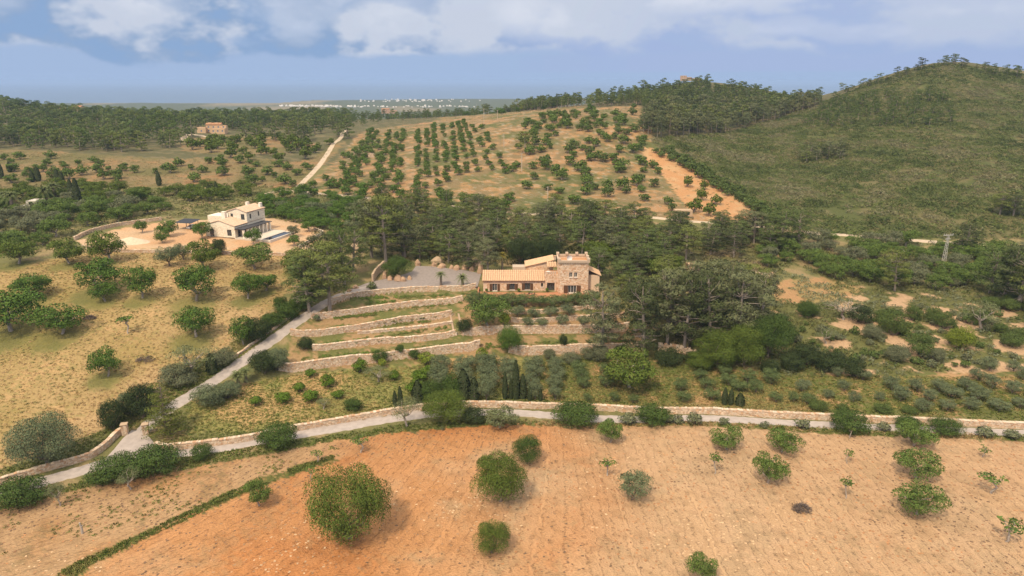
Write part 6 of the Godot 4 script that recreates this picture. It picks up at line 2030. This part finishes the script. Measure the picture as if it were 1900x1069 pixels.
func ground_cover() -> void:
	var straw := [Color(0.38, 0.26, 0.14), Color(0.34, 0.235, 0.11), Color(0.27, 0.21, 0.085), Color(0.20, 0.185, 0.072), Color(0.43, 0.30, 0.16)]
	var green := [Color(0.13, 0.16, 0.04), Color(0.16, 0.17, 0.05), Color(0.11, 0.15, 0.03), Color(0.20, 0.19, 0.06)]
	var vine := [Color(0.12, 0.18, 0.03), Color(0.15, 0.21, 0.04), Color(0.10, 0.15, 0.03)]
	var sparse := func(plan, n, apart, seed_): return scatter_points(plan, n, apart, seed_).filter(func(q): return n_mid.get_noise_2d(q.x * 1.2 + 70.0, q.z * 1.2) > -0.3)
	var tuft := tuft_mesh(22, 3, 1.0)
	mass("dry_grass", tuft, off_spots(scatter_points([-250, 960, 0, 868, 195, 798, 250, 745, 330, 690, 420, 640, 500, 580, 560, 520, 570, 475, 450, 468, 280, 464, 150, 472, 0, 502, -250, 522], 13000, 0.4, 71)), 0.4, 1.0, 0.6, "tufts of dry grass covering the straw field", "grass", straw, 72)
	mass("bank_grass", tuft, scatter_points([-120, 935, 0, 893, 120, 858, 190, 828, 225, 800, 262, 792, 300, 758, 400, 697, 480, 640, 560, 575, 590, 555, 560, 548, 500, 585, 420, 645, 330, 694, 250, 748, 195, 797, 120, 828, 0, 872, -120, 905], 2600, 0.4, 68), 0.5, 1.2, 0.7, "rank green grass on the banks of lane and driveway", "grass", green, 69)
	mass("ditch_grass", tuft, sparse.call([100, 1069, 130, 1050, 250, 996, 330, 958, 420, 916, 480, 889, 560, 863, 620, 845, 622, 850, 570, 871, 490, 901, 420, 930, 330, 972, 250, 1009, 170, 1047, 140, 1069], 2600, 0.25, 73), 0.3, 0.95, 0.9, "green grass growing along the ditch across the field", "grass", green, 74)
	mass("verge_grass", tuft, scatter_points([-120, 978, 0, 945, 160, 905, 340, 872, 480, 845, 620, 818, 735, 803, 850, 792, 960, 788, 1200, 790, 1540, 806, 1900, 818, 2100, 828, 2100, 812, 1900, 806, 1500, 793, 1250, 783, 1000, 780, 870, 780, 740, 789, 560, 816, 400, 840, 300, 855, 160, 892, 0, 934], 3800, 0.3, 75), 0.5, 1.1, 0.7, "short green grass on the lane verge", "grass", green + straw.slice(0, 2), 76)
	mass("orchard_grass", tuft, scatter_points([300, 828, 310, 790, 345, 750, 440, 718, 520, 698, 700, 685, 890, 664, 1200, 670, 1480, 700, 1800, 700, 2100, 700, 2100, 795, 1900, 782, 1500, 768, 1200, 757, 860, 748, 740, 762, 500, 808, 360, 830], 12500, 0.4, 77), 0.5, 1.1, 0.6, "mixed green and dry grass under the olives and citrus trees", "grass", green + [Color(0.30, 0.23, 0.09)], 78)
	# terrace planting: rows of vines and weeds along each shelf
	var rows := []
	var r := RandomNumberGenerator.new()
	r.seed = 79
	for q in [[640, 555, 880, 546], [680, 562, 880, 556], [610, 585, 860, 562], [620, 590, 700, 583], [590, 612, 830, 585], [570, 618, 800, 596], [570, 644, 830, 608], [600, 640, 840, 622], [560, 666, 840, 640], [560, 672, 840, 646], [530, 683, 880, 640], [900, 645, 1180, 640], [960, 648, 1150, 645], [870, 640, 1180, 632]]:
		for i in 320:
			var f := r.randf()
			var gap := n_fine.get_noise_2d(f * 60.0, q[1] * 3.0)
			if gap < -0.12: continue
			rows.push_back(hit(lerpf(q[0], q[2], f), lerpf(q[1], q[3], f) + r.randfn() * 1.4))
	mass("terrace_vines", mound_mesh(46, 5), rows, 0.5, 1.2, 0.7, "rows of low green vines and weeds along the terrace shelves", "vines", vine + green, 80)
	# scrub of the hill and the bare slope
	mass("hill_scrub", mound_mesh(30, 6), scatter_points([1205, 262, 1300, 250, 1400, 232, 1530, 188, 1620, 153, 1760, 118, 1900, 140, 2150, 165, 2150, 440, 1900, 445, 1600, 440, 1425, 412, 1330, 345, 1250, 290], 24000, 1.1, 81).filter(func(q): return n_mid.get_noise_2d(q.x * 0.5, q.z * 0.5) + 0.5 * n_fine.get_noise_2d(q.x * 0.3, q.z * 0.3) > -0.55), 1.3, 4.6, 0.62, "low garrigue scrub covering the rounded hill", "scrub", [Color(0.058, 0.080, 0.022), Color(0.075, 0.100, 0.026), Color(0.095, 0.122, 0.034), Color(0.115, 0.135, 0.042), Color(0.145, 0.145, 0.062), Color(0.165, 0.155, 0.085)], 82)
	mass("valley_scrub", mound_mesh(34, 7), scatter_points([1420, 700, 1420, 460, 1600, 445, 1900, 455, 2120, 470, 2120, 690, 1800, 690, 1640, 700], 3800, 1.1, 83).filter(func(q): return n_mid.get_noise_2d(q.x * 1.6 + 500.0, q.z * 1.6) + 0.45 * n_mid.get_noise_2d(q.x * 0.35, q.z * 0.35) < 0.14), 1.0, 3.0, 0.7, "low undergrowth on the valley floor and slope", "scrub", [Color(0.11, 0.12, 0.04), Color(0.14, 0.14, 0.055), Color(0.09, 0.11, 0.03), Color(0.15, 0.16, 0.09)], 84)
	mass("wood_undergrowth", mound_mesh(30, 8), scatter_points([640, 470, 690, 392, 860, 388, 1200, 415, 1430, 440, 1440, 500, 1420, 690, 1220, 660, 1190, 560, 1100, 495, 980, 492, 900, 495, 760, 488], 2400, 1.2, 85), 1.2, 3.4, 0.7, "shady undergrowth beneath the pines", "undergrowth", [Color(0.08, 0.09, 0.03), Color(0.11, 0.11, 0.045), Color(0.15, 0.125, 0.075)], 86)
	mass("belt_undergrowth", mound_mesh(30, 9), scatter_points([-150, 480, -150, 350, 0, 345, 300, 350, 500, 345, 680, 370, 680, 440, 620, 455, 590, 425, 480, 400, 330, 405, 200, 420, 140, 445, 60, 475], 2600, 1.4, 87), 1.2, 3.6, 0.65, "bushy undergrowth between the orchard trees and gardens", "undergrowth", [Color(0.11, 0.125, 0.04), Color(0.14, 0.15, 0.05), Color(0.17, 0.16, 0.075)], 88)
	mass("hill_weeds", mound_mesh(24, 10), scatter_points([560, 370, 600, 320, 650, 268, 700, 238, 870, 213, 1100, 202, 1190, 200, 1210, 262, 1330, 345, 1400, 405, 1300, 410, 1000, 396, 850, 380], 3600, 1.5, 89), 0.7, 2.6, 0.45, "dry weeds and low growth between the hillside almonds", "weeds", [Color(0.20, 0.17, 0.07), Color(0.15, 0.15, 0.055), Color(0.27, 0.22, 0.13), Color(0.30, 0.25, 0.18)], 90)
	mass("far_field_weeds", mound_mesh(24, 11), scatter_points([-200, 345, -100, 295, 0, 280, 180, 290, 330, 298, 430, 294, 560, 300, 620, 268, 560, 350, 400, 345, 250, 348, 100, 345], 2600, 1.8, 64), 0.7, 2.8, 0.4, "dry weeds and low growth on the far straw fields", "weeds", [Color(0.20, 0.17, 0.07), Color(0.14, 0.14, 0.05), Color(0.26, 0.20, 0.11)], 65)
	# turned-up clods and stones of the ploughed field
	var cm := MB.new()
	var rc := RandomNumberGenerator.new()
	rc.seed = 4
	cm.block(Vector3(-0.5, -0.2, -0.4), Vector3(1, 0, 0), Vector3(0, 0.6, 0), Vector3(0, 0, 0.8), Color.WHITE, 0.16, rc, false)
	mass("field_clods", cm.mesh(M.grass), scatter_points([-100, 1069, -100, 985, 160, 907, 480, 847, 735, 805, 960, 791, 1540, 808, 2000, 822, 2000, 1069], 8000, 0.4, 91), 0.10, 0.40, 0.5, "clods, straw and small stones strewn over the ploughed field", "clods", [Color(0.15, 0.095, 0.06), Color(0.24, 0.13, 0.07), Color(0.34, 0.17, 0.08), Color(0.30, 0.18, 0.10), Color(0.40, 0.22, 0.11), Color(0.48, 0.32, 0.19)], 92)
	mass("field_weeds", tuft, scatter_points([-100, 1069, -100, 985, 160, 910, 480, 852, 700, 812, 735, 830, 560, 870, 330, 968, 130, 1060, 60, 1069], 900, 0.6, 93).filter(func(q): return n_mid.get_noise_2d(q.x * 1.5, q.z * 1.5) > 0.16), 0.4, 1.1, 0.6, "small green weeds on the tan strip beside the ditch", "weeds", green + [Color(0.22, 0.20, 0.09)], 94)

func off_spots(list: Array) -> Array:
	return list.filter(func(q):
		for s in spots:
			if Vector2(q.x - s[0].x, q.z - s[0].z).length() < s[1] * 0.85: return false
		return true)

func make_sea() -> void:
	var mb := MB.new()
	mb.quad(Vector3(-60000, -60, -3000), Vector3(60000, -60, -3000), Vector3(60000, -60, -70000), Vector3(-60000, -60, -70000), Vector3.UP, Color.WHITE)
	var o := part("sea", mb, M.sea_water, self, "structure")
	tag(o, "calm hazy blue sea reaching to the horizon", "sea")

func roads() -> void:
	ribbon("lane", [-260, 1010, -120, 958, 0, 917, 80, 893, 150, 874, 215, 856, 300, 843, 400, 831, 470, 818, 560, 804, 650, 789, 740, 774, 800, 767, 870, 765, 1000, 768, 1250, 776, 1500, 786, 1750, 797, 1900, 803, 2080, 812], 4.4, M.asphalt, "pale grey country lane curving past the ploughed field", "lane")
	ribbon("driveway", [238, 845, 250, 820, 268, 797, 300, 768, 340, 742, 400, 705, 470, 656, 540, 606, 598, 566, 640, 546, 690, 533], 4.2, M.asphalt, "narrow grey driveway climbing from the gate to the parking yard", "driveway", 0.15)
	patch("gate_apron", [196, 852, 212, 835, 228, 815, 244, 800, 268, 800, 285, 822, 300, 840, 330, 842, 300, 850, 230, 862], M.asphalt, "grey paved apron where the driveway meets the lane", "apron", 0.19)
	patch("gravel_yard", [606, 566, 640, 550, 760, 538, 886, 534, 893, 508, 862, 502, 800, 495, 772, 494, 764, 505, 738, 514, 690, 523, 645, 540], M.gravel, "grey gravel parking yard above the terraces", "yard", 0.14, 1.0)
	ribbon("dirt_track", [548, 352, 566, 335, 590, 310, 606, 288, 618, 268, 634, 252, 644, 240], 3.8, M.soil_track, "pale dirt track running up beside the almond hill", "track", 0.25)
	ribbon("back_lane", [488, 362, 520, 354, 552, 356, 620, 362, 700, 370, 780, 377, 860, 386, 960, 396, 1080, 399, 1180, 402, 1270, 410, 1400, 420, 1460, 428, 1560, 436, 1700, 447, 1850, 455], 3.6, M.soil_track, "pale narrow lane passing behind the pine woods", "lane", 0.2)
	ribbon("estate_drive", [335, 262, 350, 250, 372, 252, 395, 256, 425, 259], 5.0, M.soil_track, "pale drive curling round the estate house on its knoll", "driveway", 0.3)

func other_buildings() -> void:
	var rose := Color(0.47, 0.31, 0.20)
	var tile := Color(0.50, 0.27, 0.15)
	far_house("estate_house", 366, 247, 8.0, [[0, 0, 7, 7, 4.6, "flat"], [6.5, -4, 12, 8, 6.6, "gable"], [12, 3, 11, 6, 3.6, "flat"], [18.6, -3, 4.5, 5, 5.8, "flat"], [8, -6, 2.4, 2, 8.3, "flat"], [14, -6, 2.0, 2, 8.2, "flat"]], Color(0.62, 0.44, 0.29), tile, Color(0.16, 0.20, 0.30), "rose stone estate house on a knoll with chimneys and a walled terrace")
	far_house("ridge_villa", 108, 214, 6.0, [[0, 0, 18, 8, 4.5, "gable"], [17, -2, 9, 9, 7.0, "gable"]], Color(0.54, 0.42, 0.29), tile, Color(0.06, 0.06, 0.06), "pale villa half hidden in the far pine forest", 2.5)
	far_house("red_roofed_house", 2, 192, 0.0, [[-6, 0, 14, 10, 5.0, "gable"]], Color(0.52, 0.36, 0.26), Color(0.55, 0.20, 0.10), Color(0.06, 0.06, 0.06), "red-roofed house among skyline pines of the far forest", 3.0)
	far_house("white_villa", 35, 398, 5.0, [[0, 0, 8, 8, 3.4, "flat"], [2.0, -3.0, 4.5, 6, 5.2, "flat"]], Color(0.66, 0.60, 0.54), tile, Color(0.14, 0.26, 0.42), "low white villa with blue shutters behind palms")
	far_house("garden_shed", 97, 388, 5.0, [[0, 0, 4.0, 4, 2.3, "gable"]], Color(0.62, 0.55, 0.48), tile, Color(0.05, 0.05, 0.05), "small white shed with a tiled roof beside the white villa")
	far_house("field_hut", 1253, 404, 0.0, [[0, 0, 7.2, 4.5, 3.1, "none"]], Color(0.52, 0.38, 0.26), tile, Color(0.05, 0.045, 0.04), "small square stone hut beside the back lane")
	far_house("hilltop_house", 1264, 154, 5.0, [[0, 0, 11, 9, 9.0, "flat"], [11, -1, 11, 8, 6.0, "flat"], [24, 2, 18, 7, 4.0, "flat"]], Color(0.58, 0.39, 0.27), tile, Color(0.05, 0.04, 0.04), "rose stone house with a square block on the wooded ridge top", 5.5)
	far_house("coast_farm", 708, 212, 3.0, [[0, 0, 16, 10, 7.0, "gable"], [14, 2, 18, 9, 5.0, "flat"]], Color(0.50, 0.34, 0.25), tile, Color(0.06, 0.05, 0.05), "tiled farmhouse at the brow of the almond hill against the plain", 3.0)
	far_house("stone_barn", 562, 277, 0.0, [[0, 0, 9.5, 5, 3.4, "none"]], Color(0.48, 0.31, 0.20), tile, Color(0.05, 0.04, 0.04), "roofless stone barn below the estate wood")
	# ruined walls on the almond hill, garden pavilion and low walls
	lay_wall("ruined_wall", [hit(650, 292), hit(672, 292), hit(699, 293)], 2.6, "pale ruined stone wall standing among the hillside almonds", "", 0.8, false, [])
	lay_wall("yard_wall", [hit(152, 461), hit(220, 468), hit(300, 470), hit(400, 472), hit(480, 473), hit(555, 477)], 1.0, "low stone wall along the lower edge of the bare yard", "", 0.6, false, [])
	lay_wall("yard_wall", [hit(140, 446), hit(170, 432), hit(220, 420), hit(300, 409)], 1.3, "curved stone wall round the back of the bare yard", "", 0.6, false, [])
	lay_wall("pool_garden_wall", [hit(556, 461), hit(578, 448), hit(598, 434), hit(582, 427)], 0.9, "low white wall stepping round the pool garden", "", 0.5, false, [Color(0.64, 0.55, 0.45), Color(0.60, 0.50, 0.40)])
	lay_wall("lane_wall", [hit(-30, 912), hit(0, 900), hit(60, 882), hit(120, 866), hit(170, 851), hit(200, 830), hit(216, 814), hit(230, 803)], 1.25, "stone wall sweeping from the lane round to the gate pillar", "", 0.7, false, [])
	lay_wall("crenellated_wall", [hit(1221, 652), hit(1250, 654), hit(1280, 662), hit(1302, 672)], 1.7, "crenellated stone wall at the foot of the pine clump", "", 0.7, true, [])
	lay_wall("drive_kerb_wall", [hit(432, 668), hit(470, 640), hit(510, 612), hit(560, 575)], 0.55, "low kerb wall between hedge and upper driveway", "", 0.5, false, [])
	lay_wall("garden_ledge", [hit(1375, 513), hit(1400, 514), hit(1432, 515)], 1.6, "pale garden ledge wall behind the pine clump", "", 0.8, false, [])
	lay_wall("yard_ramp_wall", [hit(693, 524), hit(700, 512), hit(714, 498)], 2.4, "pale rendered wall beside the boulder bed of the gravel yard", "", 0.5, false, [Color(0.56, 0.42, 0.29)])
	lay_wall("slope_wall", [hit(1425, 425), hit(1450, 429), hit(1490, 434)], 1.2, "pale stone wall beside the back lane below the scrub hill", "", 0.7, false, [])
	# ruined pavilion of four stone pillars
	var pv := thing("stone_pavilion", hit(1285, 506), 0.1, "small open pavilion of stone pillars half hidden by the pines", "pavilion")
	for q in [[-1.6, 1.2], [1.6, 1.2], [-1.6, -1.2], [1.6, -1.2]]:
		var mb := MB.new()
		mb.box(q[0] - 0.35, -0.4, q[1] - 0.35, q[0] + 0.35, 2.9, q[1] + 0.35, rose)
		part("pillar", mb, M.stone, pv)
	var top := MB.new()
	top.box(-2.1, 2.905, -1.7, 2.1, 3.3, 1.7, Color(0.50, 0.34, 0.22))
	part("roof", top, M.stone, pv)
	# white town on the coast
	var r := RandomNumberGenerator.new()
	r.seed = 95
	var tm := []
	for k in 3:
		var mb := MB.new()
		mb.box(-0.5, -0.3, -0.5, 0.5, 0.62 + 0.1 * k, 0.5, Color(0.70, 0.67, 0.64))
		mb.box(-0.3, 0.622 + 0.1 * k, -0.4, 0.2 + 0.1 * k, 0.9 + 0.12 * k, 0.3, Color(0.70, 0.67, 0.64))
		mb.box(-0.52, 0.15, 0.502, 0.52, 0.26, 0.52, Color(0.22, 0.22, 0.24))
		tm.push_back(mb.mesh(M.plain))
	for i in 190:
		var px := 0.0
		var dist := 0.0
		if i < 60:
			px = r.randf_range(550, 640); dist = r.randf_range(3520, 3680)
		elif i < 120:
			px = r.randf_range(640, 890); dist = r.randf_range(3420, 3640)
		else:
			px = clampf(r.randfn(790, 48), 690, 895); dist = r.randf_range(4250, 4750)
		var x := (px - 950.0) / FOCAL / cos(deg_to_rad(PITCH)) * dist * 1.0
		var o := part_mesh("town_house", tm[r.randi() % 3], self)
		var w := r.randf_range(5, 12)
		o.position = Vector3(x, ground_y(x, -dist), -dist)
		o.scale = Vector3(w, r.randf_range(3.5, 7), r.randf_range(5, 9))
		o.rotation.y = r.randf_range(-0.3, 0.3)
		tag(o, "white house of the distant coastal town" if i >= 120 else "white house of the low settlement on the plain", "house", "houses of the coastal town" if i >= 120 else "houses on the plain")

func small_things() -> void:
	rng.seed = 99
	gate_pillar(233, 806, "stone gate pillar on the straw-field side of the driveway")
	gate_pillar(272, 806, "stone gate pillar on the conifer side of the driveway")
	stairs()
	pylon()
	for q in [[738, 521, 16, 12], [748, 522, 12, 9], [724, 520, 12, 9], [714, 517, 10, 14], [760, 519, 10, 8], [892, 507, 14, 20], [862, 500, 12, 12], [876, 503, 10, 9], [848, 501, 14, 10], [820, 497, 16, 9], [805, 494, 10, 8], [838, 499, 9, 8], [775, 493, 12, 12], [648, 541, 10, 6], [660, 535, 12, 7]]:
		var p := hit(q[0], q[1])
		var s := size_at(p)
		boulder(p, q[2] * s, q[3] * s, "rough orange boulder edging the gravel yard", "boulders round the gravel yard")
	for q in [[812, 488, 24, 13], [882, 492, 26, 12], [660, 462, 20, 12]]:
		var p := hit(q[0], q[1])
		var s := size_at(p)
		boulder(p, q[2] * s, q[3] * s, "large pale rock outcrop under the pines behind the yard", "outcrops behind the yard", Color(0.46, 0.34, 0.23))
	# brush pile and old post on the field
	for q in [[1488, 946, 34, 20, "pile of cut brushwood lying on the ploughed field"], [270, 668, 34, 10, "dark heap of dead branches lying in the straw field"], [168, 590, 24, 7, "small grey heap of twigs lying high in the straw field"]]:
		var p := hit(q[0], q[1])
		var s := size_at(p)
		var mb := MB.new()
		var r := RandomNumberGenerator.new()
		r.seed = int(q[0])
		var w: float = q[2] * s * 0.5
		for i in 130:
			var a := r.randf() * TAU
			var d := sqrt(r.randf())
			var c := Vector3(cos(a) * d * w, r.randf() * q[3] * s * 0.8 * (1.0 - d * 0.7), sin(a) * d * w * 0.8)
			var dir := Vector3(r.randfn(), r.randfn() * 0.35, r.randfn()).normalized() * r.randf_range(0.3, 0.8)
			var t := r.randf_range(0.5, 1.3)
			mb.tube([c - dir, c + dir], [0.05, 0.02], 4, Color(0.13 * t, 0.10 * t, 0.085 * t))
		var o := part("brush_pile", mb, M.plain, self)
		o.position = p
		tag(o, q[4], "brushwood")
	var sp := hit(153, 990)
	var st := MB.new()
	st.tube([Vector3(0, -0.2, 0), Vector3(0.05, 1.0, 0), Vector3(-0.1, 2.1, 0.05)], [0.22, 0.17, 0.13], 7, Color(0.36, 0.31, 0.27), true)
	st.tube([Vector3(0.03, 1.2, 0), Vector3(0.45, 1.7, 0.1)], [0.1, 0.06], 6, Color(0.36, 0.31, 0.27), true)
	var so := part("dead_stump", st, M.plain, self)
	so.position = sp
	tag(so, "pale dead tree stump standing upright on the tan strip", "stump")
